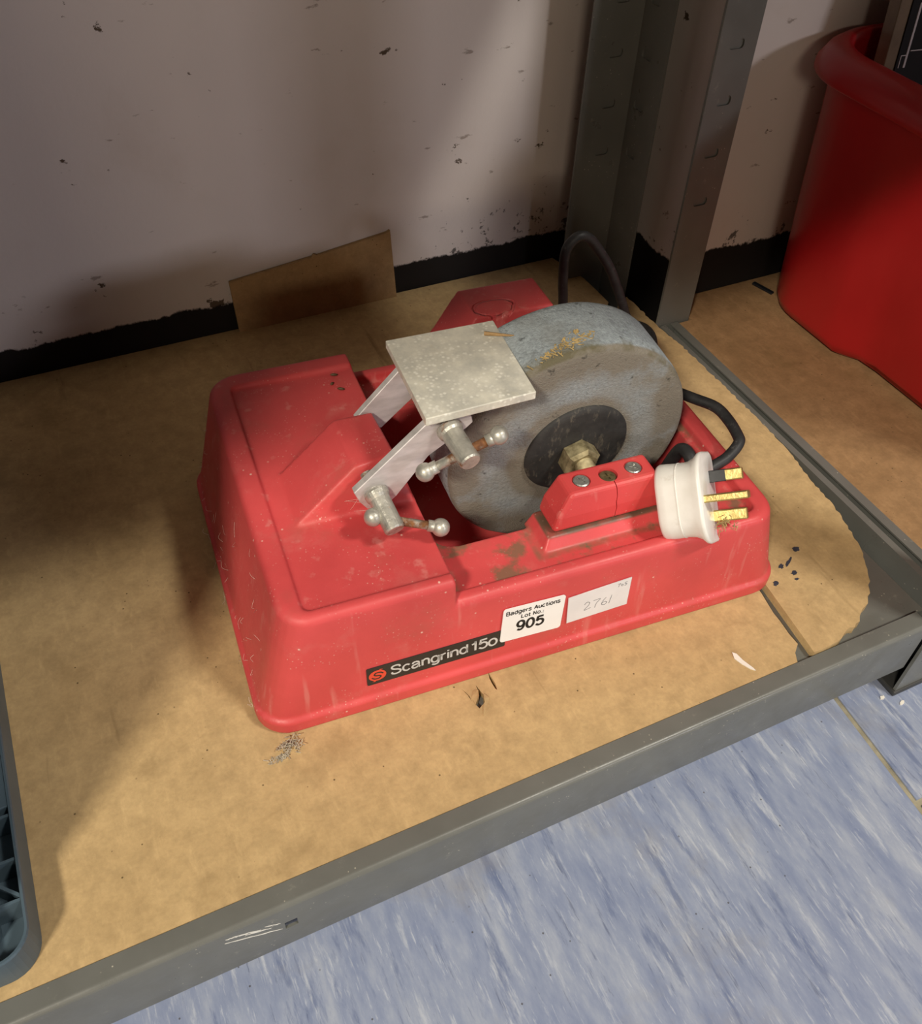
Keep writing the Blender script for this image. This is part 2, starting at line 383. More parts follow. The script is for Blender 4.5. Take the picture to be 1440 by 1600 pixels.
def m_plug():
    n = NT('white_plug_plastic', 0.38)
    c = n.ramp(n.noise(90, 4), (0.3, (0.76, 0.74, 0.69)), (0.7, (0.84, 0.82, 0.78)))
    c = n.mix(n.ramp(n.noise(55, 6, 0.7), (0.60, 0.0), (0.74, 0.5)), c, (0.40, 0.34, 0.25))
    n.color(c); return n.m
M_PLUG = m_plug()
M_SLEEVE = m_plain('black_pin_sleeve', (0.012, 0.013, 0.016), 0.4)
M_LABELBLACK = m_plain('label_black', (0.022, 0.020, 0.019), 0.45, 0, 0.2)
M_LABELWHITE = m_plain('lettering_silver', (0.55, 0.54, 0.52), 0.5, 0, 0.1)
M_LABELRED = m_plain('logo_red', (0.72, 0.07, 0.035), 0.45, 0, 0.1)
M_STICKER = m_plain('sticker_paper', (0.86, 0.84, 0.82), 0.55, 0, 0.03)
M_PAPER = m_plain('paper_scrap', (0.74, 0.71, 0.71), 0.7, 0, 0.05)
M_INK = m_plain('black_ink', (0.010, 0.010, 0.010), 0.6)
M_PENCIL = m_plain('pencil_grey', (0.22, 0.22, 0.23), 0.7)

def m_card(name, a, b, dirt=1.0):
    n = NT(name, 0.85, 0, 0.2)
    c = n.ramp(n.noise(9, 6, 0.6), (0.3, a), (0.7, b))
    c = n.mix(n.ramp(n.noise(420, 3, 0.6), (0.35, 0.0), (0.75, 0.22)), c, tuple(v * 0.55 for v in a))
    c = n.mix(n.ramp(n.noise(75, 7, 0.7, n.map(loc=(4, 9, 0))), (0.40, 0.0), (0.72, 0.55)), c, tuple(v * 0.56 for v in a))
    c = n.mix(n.ramp(n.noise(150, 5, 0.7, n.map(rot=(0, 0, 0.9), sc=(1, 0.3, 1))), (0.55, 0.0), (0.75, 0.35)), c, tuple(min(1, v * 1.25) for v in b))
    # stains
    c = n.mix(n.ramp(n.noise(17, 6, 0.62, n.map(loc=(2, 3, 0))), (0.56, 0.0), (0.78, 0.55 * dirt)), c, (0.20, 0.125, 0.05))
    # dark flecks
    c = n.mix(n.math('MULTIPLY', n.ramp(n.vor(130), (0.05, 1.0), (0.09, 0.0)), n.ramp(n.noise(22, 3), (0.5, 0.0), (0.56, 0.85))), c, (0.07, 0.045, 0.02))
    # scratches and scrapes running across
    for rot, sc, lo in ((0.5, 42, 0.66), (-0.35, 60, 0.68)):
        s_ = n.ramp(n.noise(sc, 4, 0.6, n.map(rot=(0, 0, rot), sc=(1, 0.09, 1))), (lo, 0.0), (lo + 0.05, 0.38 * dirt))
        c = n.mix(s_, c, (0.17, 0.105, 0.045))
    # ring-like water marks
    wv = n.math('ABSOLUTE', n.math('SUBTRACT', n.noise(13, 3, 0.5, n.map(loc=(7, 1, 0))), 0.5))
    c = n.mix(n.math('MULTIPLY', n.ramp(wv, (0.0, 0.12), (0.010, 0.0)), n.ramp(n.noise(6, 2), (0.45, 0.0), (0.6, 1.0))), c, (0.20, 0.125, 0.05))
    n.color(c); n.bump(n.math('ADD', n.noise(160, 4), n.noise(25, 3)), 0.25, 0.0008)
    return n.m
M_CARD = m_card('shelf_cardboard', (0.50, 0.345, 0.165), (0.60, 0.43, 0.215))
M_CARD2 = m_card('torn_cardboard', (0.50, 0.345, 0.165), (0.58, 0.41, 0.205), 0.8)
M_CARDWALL = m_card('corrugated_card', (0.38, 0.25, 0.12), (0.45, 0.30, 0.145), 0.7)
M_BOARD2 = m_card('stained_board', (0.30, 0.175, 0.080), (0.42, 0.255, 0.125), 1.4)

def m_grey_paint(name, base, rough=0.42):
    n = NT(name, rough, 0.0, 0.5)
    c = n.ramp(n.noise(20, 5), (0.3, tuple(v * 0.88 for v in base)), (0.7, tuple(v * 1.1 for v in base)))
    c = n.mix(n.ramp(n.noise(95, 6, 0.7), (0.63, 0.0), (0.74, 0.5)), c, (0.30, 0.29, 0.24))
    c = n.mix(n.math('MULTIPLY', n.ramp(n.vor(260), (0.07, 1.0), (0.13, 0.0)), n.ramp(n.noise(40, 2), (0.55, 0.0), (0.6, 0.8))), c, (0.50, 0.47, 0.38))
    n.color(c); n.rough(n.ramp(n.noise(60, 5), (0.3, rough - 0.08), (0.7, rough + 0.12))); n.bump(n.noise(500, 2), 0.06, 0.0005)
    return n.m
M_BEAM = m_grey_paint('grey_enamel', (0.138, 0.140, 0.126), 0.34)
M_FOOT = m_plain('black_foot_plastic', (0.035, 0.035, 0.034), 0.5)

def m_wall(name, band_h, base, seed):
    n = NT(name, 0.8, 0, 0.25)
    x, y, z = n.xyz()
    c = n.ramp(n.noise(3.5, 4), (0.3, tuple(v * 0.93 for v in base)), (0.7, tuple(v * 1.05 for v in base)))
    # scuffs and chipped marks
    nz = n.noise(34, 7, 0.68, n.map(loc=(seed, 0, 0.3), sc=(1, 1, 1.3)))
    lowz = n.math('SUBTRACT', 1.0, n.step(z, 0.035, 0.085))
    thr = n.math('SUBTRACT', nz, n.math('SUBTRACT', 0.675, n.math('MULTIPLY', lowz, 0.075)))
    c = n.mix(n.step(thr, 0.0, 0.03), c, (0.09, 0.065, 0.045))
    mould = n.math('MULTIPLY', n.math('MULTIPLY', n.step(x, 0.24, 0.36), n.math('SUBTRACT', 1.0, n.step(z, 0.03, 0.115))), 0.17)
    m2 = n.math('SUBTRACT', n.noise(95, 6, 0.7, n.map(loc=(2, seed, 4))), n.math('SUBTRACT', 0.73, mould))
    c = n.mix(n.math('MULTIPLY', n.step(m2, 0.0, 0.05), 0.85), c, (0.05, 0.042, 0.038))
    st = n.ramp(n.noise(95, 5, 0.6, n.map(loc=(seed, 2, 0), rot=(0, 0.35, 0), sc=(0.4, 1, 1))), (0.675, 0.0), (0.71, 0.6))
    c = n.mix(st, c, (0.16, 0.12, 0.09))
    c = n.mix(n.ramp(n.noise(11, 5, 0.6, n.map(loc=(0, seed, 0))), (0.55, 0.0), (0.8, 0.22)), c, (0.42, 0.33, 0.24))
    # ragged black painted band along the foot of the wall
    rag = n.math('ADD', band_h - 0.011, n.math('MULTIPLY', n.noise(30, 8, 0.72, n.map(loc=(seed, 5, 0), sc=(1, 1, 0.5))), 0.022))
    c = n.mix(n.step(n.math('SUBTRACT', z, rag), 0.0012, -0.0012), c, (0.012, 0.010, 0.009))
    n.color(c); n.bump(n.math('ADD', n.noise(14, 5), n.math('MULTIPLY', n.noise(180, 3), 0.3)), 0.18, 0.003)
    return n.m
M_WALL = m_wall('painted_wall', 0.027, (0.63, 0.575, 0.545), 1.0)
M_PIER = m_wall('painted_pier', 0.043, (0.63, 0.575, 0.545), 3.0)
def m_floor():
    n = NT('blue_vinyl', 0.55, 0, 0.4)
    co = n.map(rot=(0, 0, R(-35)), sc=(1, 0.28, 1))
    c = n.ramp(n.noise(60, 8, 0.68, co), (0.28, (0.170, 0.212, 0.345)), (0.5, (0.260, 0.302, 0.420)), (0.72, (0.385, 0.42, 0.50)))
    c = n.mix(n.ramp(n.noise(130, 7, 0.72, n.map(rot=(0, 0, R(-28)), sc=(1, 0.14, 1))), (0.56, 0.0), (0.66, 0.55)), c, (0.56, 0.59, 0.64))
    c = n.mix(n.ramp(n.noise(90, 6, 0.68, n.map(loc=(4, 1, 0), rot=(0, 0, R(-42)), sc=(1, 0.16, 1))), (0.57, 0.0), (0.66, 0.6)), c, (0.095, 0.130, 0.250))
    c = n.mix(n.ramp(n.noise(11, 6, 0.65, n.map(loc=(1, 7, 0))), (0.54, 0.0), (0.72, 0.55)), c, (0.27, 0.255, 0.235))
    c = n.mix(n.ramp(n.noise(330, 6, 0.75, n.map(loc=(2, 2, 0), rot=(0, 0, R(-24)), sc=(1, 0.12, 1))), (0.58, 0.0), (0.68, 0.5)), c, (0.62, 0.65, 0.70))
    c = n.mix(n.ramp(n.noise(260, 6, 0.75, n.map(loc=(8, 2, 0), rot=(0, 0, R(-50)), sc=(1, 0.1, 1))), (0.60, 0.0), (0.68, 0.55)), c, (0.075, 0.095, 0.17))
    c = n.mix(n.math('MULTIPLY', n.ramp(n.vor(110), (0.05, 1.0), (0.08, 0.0)), n.ramp(n.noise(20, 2), (0.5, 0.0), (0.56, 0.8))), c, (0.06, 0.055, 0.05))
    n.color(c); n.rough(n.ramp(n.noise(40, 5), (0.3, 0.45), (0.7, 0.7))); n.bump(n.noise(120, 4, 0.6, co), 0.2, 0.0008)
    return n.m
M_FLOOR = m_floor()
M_JOINT = m_plain('seam_adhesive', (0.30, 0.27, 0.19), 0.8, 0, 0.3, 90)
def m_tub():
    n = NT('red_tub_plastic', 0.34, 0, 0.5)
    n.color(n.ramp(n.noise(7, 4), (0.3, (0.36, 0.008, 0.011)), (0.7, (0.45, 0.012, 0.015))))
    n.bump(n.noise(9, 3), 0.12, 0.004); return n.m
M_TUB = m_tub()
def m_crate():
    n = NT('blue_grey_crate', 0.42)
    c = n.ramp(n.noise(18, 5), (0.3, (0.055, 0.086, 0.112)), (0.7, (0.085, 0.125, 0.155)))
    c = n.mix(n.ramp(n.noise(90, 5, 0.7), (0.62, 0.0), (0.75, 0.4)), c, (0.16, 0.19, 0.21)); n.color(c)
    n.bump(n.noise(250, 3), 0.1, 0.0006); return n.m
M_CRATE = m_crate()
M_BOXBLACK = m_plain('black_print', (0.008, 0.006, 0.006), 0.6, 0, 0.2, 60, 0.2)
M_BOXFILM = m_plain('brown_plastic_edge', (0.16, 0.115, 0.075), 0.3)
M_LINE = m_plain('white_print_line', (0.45, 0.40, 0.40), 0.5)
M_WOOD = m_plain('splinter_wood', (0.36, 0.22, 0.09), 0.7, 0, 0.3, 200)
M_FLAKE = m_plain('white_paint_flake', (0.80, 0.76, 0.68), 0.6, 0, 0.08)
M_FLUFF = m_plain('grey_fluff', (0.42, 0.37, 0.28), 0.9, 0, 0.4, 300)
M_STRAW = m_plain('straw_crumbs', (0.38, 0.27, 0.11), 0.8, 0, 0.5, 300)
M_WEB = m_plain('pale_web', (0.72, 0.62, 0.54), 0.8)
M_SHELFUP = m_plain('upper_board', (0.26, 0.19, 0.11), 0.85, 0, 0.2, 30)
M_WHITEPAINT = m_plain('white_paint', (0.78, 0.76, 0.70), 0.6, 0, 0.08)

# ------------------------------------------------------------------ the room
FZ = -0.082
def structure(o, label=None):
    o['kind'] = 'structure'
    if label: o['label'] = label
    return o
fl = structure(link('floor', box_me(-3, 3.2, -3.2, 0.75, FZ - 0.06, FZ - 0.0012), M_JOINT), 'worn blue vinyl floor in front of and under the shelving')
# vinyl tiles with an open seam between them
seam = lambda y: 0.4064 + (y - 0.1168) * 0.075
def tile(poly): 
    me = sheet_me(poly, [], FZ - 0.0011, FZ); return link('tile', me, M_FLOOR, fl)
g = 0.0022
ys = 0.1205
tile([(-0.55, -0.42), (seam(-0.42) - g, -0.42), (seam(0.72) - g, 0.72), (-0.55, 0.72)])
tile([(seam(ys) + g, ys + g), (1.0, ys + g), (1.0, 0.72), (seam(0.72) + g, 0.72)])
tile([(seam(-0.42) + g, -0.42), (1.0, -0.42), (1.0, ys - g), (seam(ys) + g, ys - g)])
structure(link('wall_back', box_me(-1.6, 0.60, 0.69, 0.80, FZ - 0.05, 2.4), M_WALL), 'scuffed off-white painted wall with a black band at its foot')
structure(link('wall_pier', box_me(0.4965, 1.7, 0.583, 0.80, FZ - 0.05, 2.4), M_PIER, None), 'projecting painted wall pier behind the red tub')

# ------------------------------------------------------------------ shelving unit carrying the grinder
shelf = empty('shelving_unit', (0, 0, FZ))
tag(shelf, 'grey steel shelving unit whose bottom shelf carries the red grinder', 'shelving')
def spart(name, me, mat, parent):
    me.transform(Matrix.Translation((0, 0, -FZ))); o = link(name, me, mat, parent); return o
# front beam: folded section with a square slot cut through its face
bm = bmesh.new()
prof = [(0.2062, -0.0015), (0.2062, 0.0)] + [(0.1967 + 0.0032 * math.cos(R(90 + 9 * k)), -0.0032 + 0.0032 * math.sin(R(90 + 9 * k))) for k in range(11)] + \
       [(0.1935, -0.047), (0.1940, -0.0488), (0.1955, -0.0495), (0.1985, -0.0495), (0.1985, -0.048), (0.1957, -0.0478), (0.1951, -0.046), (0.1951, -0.004), (0.1958, -0.0020), (0.1975, -0.0015)]
b_loft(bm, [[(x, y, z) for y, z in prof] for x in (-1.0, 0.4475)])
beam = cut(bm_mesh(bm), [box_me(0.0078, 0.0146, 0.18, 0.197, -0.0262, -0.0185)])
beam_o = spart('front_beam', beam, M_BEAM, shelf); beam.shade_smooth(); beam.set_sharp_from_angle(angle=R(28))
# scraped white paint by the slot
rnd = random.Random(3)
for k, (x0, x1, z0, dz, th) in enumerate(((-0.0225, 0.0062, -0.0115, -0.0125, 0.0011), (-0.0180, -0.0040, -0.0082, -0.0055, 0.0016), (-0.0120, 0.0010, -0.0120, -0.0052, 0.0013),
                                          (-0.0215, -0.0150, -0.0075, -0.0022, 0.0012), (-0.002, 0.006, -0.0125, -0.0040, 0.0010))):
    pts = []; n_ = 9
    for i in range(n_ + 1):
        t = i / n_; pts.append((x0 + (x1 - x0) * t, z0 + dz * t + rnd.uniform(-1, 1) * th * 0.25))
    top = [(x, z + th * 0.5 * (0.3 + rnd.random() * 0.7) * (math.sin(math.pi * min(max(i / n_, 0.04), 0.96)) ** 0.5)) for i, (x, z) in enumerate(pts)]
    bot = [(x, z - th * 0.5 * (0.3 + rnd.random() * 0.7) * (math.sin(math.pi * min(max(i / n_, 0.04), 0.96)) ** 0.5)) for i, (x, z) in enumerate(pts)]
    me = sheet_me(top + bot[::-1], [], -0.00012, 0.00012)
    me.transform(Matrix(((1, 0, 0, 0), (0, 0, 1, 0.19348), (0, 1, 0, 0), (0, 0, 0, 1))))
    spart('paint_scrape', me, M_WHITEPAINT, beam_o)
def post_me(x0, x1, y0, y1, zt, t, xflange, slots_x, slots_y, pitch0):
    """angle post: one flange across (at y0) and one along y (at x = xflange side)"""
    bm = bmesh.new()
    if xflange == 'R': outl = [(x0, y0), (x1, y0), (x1, y1), (x1 - t, y1), (x1 - t, y0 + t), (x0, y0 + t)]
    else: outl = [(x0, y1 - t), (x1 - t, y1 - t), (x1 - t, y0), (x1, y0), (x1, y1), (x0, y1)]
    b_loft(bm, [[(x, y, z) for x, y in outl] for z in (FZ + 0.004, zt)])
    me = bm_mesh(bm)
    cuts = bmesh.new()
    for k in range(-1, 9):
        z = pitch0 + 0.0405 * k
        if z < -0.03 or z > zt - 0.02: continue
        if slots_x is not None:
            yy = y0 if xflange == 'R' else y1 - t
            pr = rrect(slots_x - 0.0065, slots_x + 0.0065, z - 0.0035, z + 0.0035, 0.0025, 3)
            b_loft(cuts, [[(a, yv, b) for a, b in pr] for yv in (yy - 0.002, yy + t * 0.7)])
        if slots_y is not None:
            pr = rrect(slots_y - 0.0065, slots_y + 0.0065, z - 0.0035, z + 0.0035, 0.0025, 3)
            b_loft(cuts, [[(xv, a, b) for a, b in pr] for xv in (x1 - t - 0.002, x1 - t * 0.3)])
    return cut(me, [bm_mesh(cuts)])
spart('upright_post', post_me(0.427, 0.4755, 0.610, 0.6515, 0.56, 0.0022, 'B', 0.4525, 0.636, 0.1626), M_BEAM, shelf)
fp = spart('upright_post', post_me(0.4525, 0.489, 0.1915, 0.228, 0.56, 0.0022, 'R', 0.470, None, 0.16), M_BEAM, shelf)
bm = bmesh.new(); b_box(bm, 0.4508, 0.4902, 0.1900, 0.2292, FZ, FZ + 0.005); bmesh.ops.recalc_face_normals(bm, faces=bm.faces); b_bevel(bm, 0.0012)
link_f = spart('plastic_foot', bm_mesh(bm), M_FOOT, shelf)
# side rail: folded lip, web and lower flange
bm = bmesh.new()
prof = [(0.4790, 0.0), (0.4735, 0.0), (0.4735, -0.044), (0.4585, -0.044), (0.4585, -0.0455), (0.4750, -0.0455), (0.4750, -0.0015), (0.4790, -0.0015)]
b_loft(bm, [[(x, y, z) for x, z in prof] for y in (0.2065, 0.5485)])
spart('side_rail', bm_mesh(bm), M_BEAM, shelf)
spart('shelf_board', box_me(-1.0, 0.4575, 0.2075, 0.585, -0.0165, -0.0045), M_BEAM, shelf)
spart('upper_shelf', box_me(-1.0, 0.468, 0.197, 0.648, 0.455, 0.473), M_SHELFUP, shelf)
spart('upper_beam', box_me(-1.0, 0.4515, 0.1935, 0.1965, 0.445, 0.475), M_BEAM, shelf)

# second unit, to the right, carrying the tub
shelf2 = empty('shelving_unit', (0, 0, FZ))
tag(shelf2, 'dark grey steel shelving unit whose bottom board carries the red tub', 'shelving')
spart('upright_post', post_me(0.4705, 0.5055, 0.5500, 0.5810, 0.56, 0.0022, 'R', 0.4872, None, 0.1571), M_BEAM, shelf2)
bm = bmesh.new()
prof = [(0.4848, 0.0), (0.4925, 0.0), (0.4925, -0.040), (0.4910, -0.040), (0.4910, -0.0015), (0.4848, -0.0015)]
b_loft(bm, [[(x, y, z) for x, z in prof] for y in (0.1945, 0.549)])
spart('side_rail', bm_mesh(bm), M_BEAM, shelf2)
spart('shelf_board', cut(box_me(0.4935, 1.5, 0.200, 0.582, -0.016, -0.001), [box_me(0.48, 0.5075, 0.5475, 0.60, -0.1, 0.1)]), M_BOARD2, shelf2)
spart('upper_shelf', box_me(0.507, 1.5, 0.197, 0.580, 0.455, 0.473), M_SHELFUP, shelf2)

# ------------------------------------------------------------------ cardboard on the shelf
out_main = [(-0.95, 0.2066), (0.348, 0.2066), (0.3512, 0.2127), (0.3573, 0.2176), (0.3573, 0.2265), (0.3586, 0.2371), (0.3588, 0.2439), (0.3609, 0.2547), (0.3626, 0.2678),
            (0.372, 0.36), (0.38, 0.45), (0.395, 0.53), (0.4505, 0.600), (0.4503, 0.606), (0.4504, 0.6235), (0.4499, 0.6441), (0.447, 0.66), (0.4436, 0.6727), (0.44, 0.6885), (-0.95, 0.6885)]
tear = [(0.1555, 0.2735), (0.1559, 0.2698), (0.1568, 0.2655), (0.1555, 0.2621), (0.1549, 0.26), (0.1527, 0.259), (0.1504, 0.2576), (0.1494, 0.2609), (0.1513, 0.263), (0.1533, 0.2646), (0.1549, 0.2688)]
crack = [(0.1665, 0.2790), (0.1667, 0.2737), (0.1668, 0.2696), (0.1658, 0.2650), (0.1652, 0.2661), (0.1650, 0.2702), (0.1652, 0.2741)]
slit = [(0.1462, 0.2745), (0.1476, 0.2713), (0.1486, 0.2680), (0.1483, 0.2640), (0.1479, 0.2690), (0.1470, 0.2720)]
cs = link('cardboard_sheet', sheet_me(jag(out_main, 0.006, 0.0006, 1, range(1, 12)), [tear, crack, slit], -0.0044, 0.0), M_CARD)
tag(cs, 'large tan cardboard sheet lining the bottom shelf under the red grinder', 'cardboard')
# lifted flaps round the tear
def flap(pts, mat, parent):
    bm = bmesh.new(); top = [bm.verts.new(p) for p in pts]; bot = [bm.verts.new((p[0], p[1], p[2] - 0.0007)) for p in pts]
    bm.faces.new(top); bm.faces.new(bot[::-1]); n_ = len(pts)
    for i in range(n_): bm.faces.new((top[i], bot[i], bot[(i + 1) % n_], top[(i + 1) % n_]))
    return link('torn_flap', bm_mesh(bm), mat, parent)
flap([(0.1494, 0.2609, 0.0002), (0.1513, 0.263, 0.0010), (0.1533, 0.2646, 0.0022), (0.1549, 0.2688, 0.0016), (0.1525, 0.2705, 0.0004), (0.1490, 0.2665, 0.0002)], M_CARD, cs)
flap([(0.1568, 0.2655, 0.0012), (0.1555, 0.2621, 0.0018), (0.1549, 0.26, 0.0010), (0.1527, 0.2580, 0.0004), (0.1500, 0.2520, 0.0003), (0.1560, 0.2560, 0.0003), (0.1592, 0.2620, 0.0003)], M_CARD, cs)
out_2 = [(0.361, 0.2070), (0.3732, 0.2070), (0.3806, 0.2076), (0.3849, 0.2087), (0.3959, 0.2133), (0.3987, 0.2121), (0.405, 0.2144), (0.408, 0.2177), (0.4176, 0.2228), (0.4281, 0.23),
         (0.4372, 0.2413), (0.445, 0.2536), (0.453, 0.2696), (0.4575, 0.288), (0.4617, 0.3037), (0.4633, 0.3175), (0.4645, 0.3356), (0.4685, 0.3531), (0.4705, 0.3799), (0.4722, 0.4038),
         (0.4724, 0.4285), (0.4724, 0.4549), (0.4726, 0.4915), (0.4720, 0.5215), (0.4690, 0.545), (0.4690, 0.5628), (0.4695, 0.5811), (0.4690, 0.5982), (0.464, 0.597), (0.455, 0.590),
         (0.400, 0.520), (0.386, 0.45), (0.377, 0.36), (0.3686, 0.2713)]
cs2 = link('cardboard_sheet', sheet_me(jag(out_2, 0.003, 0.0009, 5, range(1, 30)), [], -0.0044, 0.0022), M_CARD2)
tag(cs2, 'smaller torn cardboard piece with a ragged curved edge beside the steel side rail', 'cardboard')
# scrap of cardboard leaning on the wall behind
bm = bmesh.new()
pts = [(0.1250, -0.0005), (0.2725, -0.0005), (0.2690, 0.0655), (0.2660, 0.0640), (0.2020, 0.0560), (0.1990, 0.0575), (0.1970, 0.0555), (0.1235, 0.0480)]
b_loft(bm, [[(x, 0.6830 + 0.055 * max(z, 0) + d, z) for x, z in pts] for d in (0.0, 0.0030)])
tag(link('cardboard_scrap', bm_mesh(bm), M_CARDWALL), 'brown cardboard scrap propped against the back wall over the black band', 'cardboard')
# paint flake on the cardboard
me = sheet_me([(0.314, 0.2292), (0.316, 0.2272), (0.3167, 0.2216), (0.3191, 0.2142), (0.3194, 0.212), (0.317, 0.2141), (0.3142, 0.2195), (0.3125, 0.2245)], [], 0.0, 0.0006)
tag(link('paint_flake', me, M_FLAKE), 'elongated white paint flake lying on the cardboard near the front beam', 'paint flake')

# ------------------------------------------------------------------ THE GRINDER (own frame: x along its front, y to the back)
GR = empty('bench_grinder', (0.02685, 0.28735, 0.0), R(-4.4))
tag(GR, 'red plastic wet bench grinder with a thick grey stone wheel on the cardboard', 'grinder')
def lerp(a, b, t): return a + (b - a) * t
def body_ring(z, inset=0.0, x1=None, r=None):
    t = (z - 0.0115) / (0.09 - 0.0115)
    x0 = lerp(0.0028, 0.022, t) + inset; xx = lerp(0.3485, 0.3285, t) - inset if x1 is None else x1
    y0 = lerp(0.0026, 0.0065, t) + inset; y1 = lerp(0.2304, 0.2265, t) - inset
    rr = r or (0.018, 0.018, 0.018, 0.018)
    return [(a, b, z) for a, b in rrect(x0, xx, y0, y1, rr, 6)]
lipr = [[(a, b, z) for a, b in rrect(0 + i, 0.351 - i, 0 + i, 0.233 - i, 0.02, 6)] for z, i in ((0.0001, 0.0008), (0.0016, 0), (0.0095, 0), (0.0112, 0.0008))]
LOW = loft_me(lipr + [body_ring(0.0118), body_ring(0.0685), body_ring(0.0708, 0.0010), body_ring(0.0722, 0.0030)])
SQ = (0.018, 0.0015, 0.0015, 0.018)
BLK = loft_me([body_ring(0.03, 0.0, 0.1185, SQ), body_ring(0.0868, 0.0, 0.1185, SQ), body_ring(0.0890, 0.0010, 0.1180, SQ), body_ring(0.0902, 0.0030, 0.1175, SQ)])
def prism(outl, z0, z1, grow=0.0):
    cx = sum(p[0] for p in outl) / len(outl); cy = sum(p[1] for p in outl) / len(outl)
    top = []
    for x, y in outl:
        d = Vector((x - cx, y - cy)); top.append((x + grow * (1 if d.x > 0 else -1), y + grow * (1 if d.y > 0 else -1), z1))
    return loft_me([[(x, y, z0) for x, y in outl], top])
LOW = cut(LOW, [prism(rrect(0.1215, 0.3195, 0.0155, 0.2175, (0.002, 0.006, 0.006, 0.002), 4), 0.0662, 0.0762, 0.0022),
                prism(rrect(0.1275, 0.3110, 0.0560, 0.1775, (0.014, 0.02, 0.02, 0.014), 6), 0.008, 0.069, 0.0050)])
BLK = cut(BLK, [prism(rrect(0.0355, 0.16, 0.0150, 0.2110, (0.004, 0.001, 0.001, 0.004), 4), 0.0872, 0.0932, 0.0015)])
WEDGE = bm_mesh(hull_bm([(0.046, 0.0772, 0.0869), (0.046, 0.122, 0.0869), (0.1178, 0.0755, 0.0869), (0.1178, 0.140, 0.0869), (0.046, 0.0772, 0.080), (0.046, 0.122, 0.080),
                         (0.1178, 0.0755, 0.080), (0.1178, 0.140, 0.080), (0.0855, 0.0855, 0.1152), (0.0842, 0.1290, 0.1152), (0.1100, 0.0895, 0.1152), (0.1080, 0.1290, 0.1152)]))
FBODY = bm_mesh(hull_bm([(x, y, 0.064) for x in (0.1808, 0.2735) for y in (0.0262, 0.0562)] + [(x, y, 0.0734) for x in (0.1872, 0.2658) for y in (0.0335, 0.0560)]))
HUMP = bm_mesh(hull_bm([(x, y, 0.060) for x in (0.160, 0.295) for y in (0.1778, 0.2285)] + [(x, y, 0.1235) for x in (0.1995, 0.2560) for y in (0.1900, 0.2255)]))
bm = bmesh.new()
for me in (LOW, BLK, WEDGE, FBODY, HUMP): bm.from_mesh(me)
HOUSE = evaluated(bm_mesh(bm), [('REMESH', dict(mode='VOXEL', voxel_size=0.00105, use_smooth_shade=True)), ('SMOOTH', dict(factor=0.5, iterations=5))])
housing = link('housing', HOUSE, M_RED, GR, True)
# bearing cap with its three screws and a hairline crack
bm = hull_bm([(x, y, 0.0746) for x in (0.1900, 0.2630) for y in (0.0340, 0.0572)] + [(x, y, 0.0860) for x in (0.1925, 0.2615) for y in (0.0345, 0.0572)] + [(x, y, 0.1006) for x in (0.2005, 0.2578) for y in (0.0372, 0.0570)])
b_bevel(bm, 0.0026, 3, 20)
cap = bm_mesh(bm)
bm = bmesh.new()
b_cyl(bm, (0.2112, 0.0468, 0.0990), (0.2112, 0.0468, 0.11), 0.0056, seg=28)
b_cyl(bm, (0.2459, 0.0472, 0.0990), (0.2459, 0.0472, 0.11), 0.0056, seg=28)
b_cyl(bm, (0.2285, 0.0462, 0.0975), (0.2285, 0.0462, 0.11), 0.0058, seg=28)
holes = bm_mesh(bm)
bm = bmesh.new()          # crack: a thin wandering slot
zz = [0.1015, 0.0965, 0.092, 0.0875, 0.083, 0.079, 0.0738]; xx = [0.2292, 0.2303, 0.2308, 0.2305, 0.2312, 0.2309, 0.2306]
b_loft(bm, [[(x - 0.0003, 0.0300, z), (x + 0.0003, 0.0300, z), (x + 0.0003, 0.0425, z), (x - 0.0003, 0.0425, z)] for x, z in zip(xx, zz)])
cap = cut(cap, [holes, bm_mesh(bm)])
cap_o = link('bearing_cap', cap, M_REDCAP, GR)
cap_o['label'] = 'red bearing cap with two bright screws and a crack'
def screw(x, y, z, mat, r=0.0050, rot=0.3):
    bm = bmesh.new(); b_lathe(bm, [(0, r * 0.98), (0.0016, r), (0.0021, r * 0.86)], (x, y, z), (0, 0, 1), 28); me = bm_mesh(bm)
    bm = bmesh.new()
    for a in (rot, rot + math.pi / 2):
        b_box(bm, -0.0027, 0.0027, -0.0005, 0.0005, 0.0013, 0.004, Matrix.Translation((x, y, z)) @ Matrix.Rotation(a, 4, 'Z'))
    bmesh.ops.recalc_face_normals(bm, faces=bm.faces)
    b1 = bmesh.new(); b_box(b1, -0.0027, 0.0027, -0.0005, 0.0005, 0.0013, 0.004, Matrix.Translation((x, y, z)) @ Matrix.Rotation(rot, 4, 'Z'))
    b2 = bmesh.new(); b_box(b2, -0.0027, 0.0027, -0.0005, 0.0005, 0.0013, 0.004, Matrix.Translation((x, y, z)) @ Matrix.Rotation(rot + math.pi / 2, 4, 'Z'))
    bm.free()
    link('screw', cut(me, [bm_mesh(b1), bm_mesh(b2)]), mat, cap_o)
screw(0.2112, 0.0468, 0.0988, M_SCREW, rot=0.5); screw(0.2459, 0.0472, 0.0988, M_SCREW, rot=0.9); screw(0.2285, 0.0462, 0.0973, M_SCREWOLD, 0.0053, 0.1)

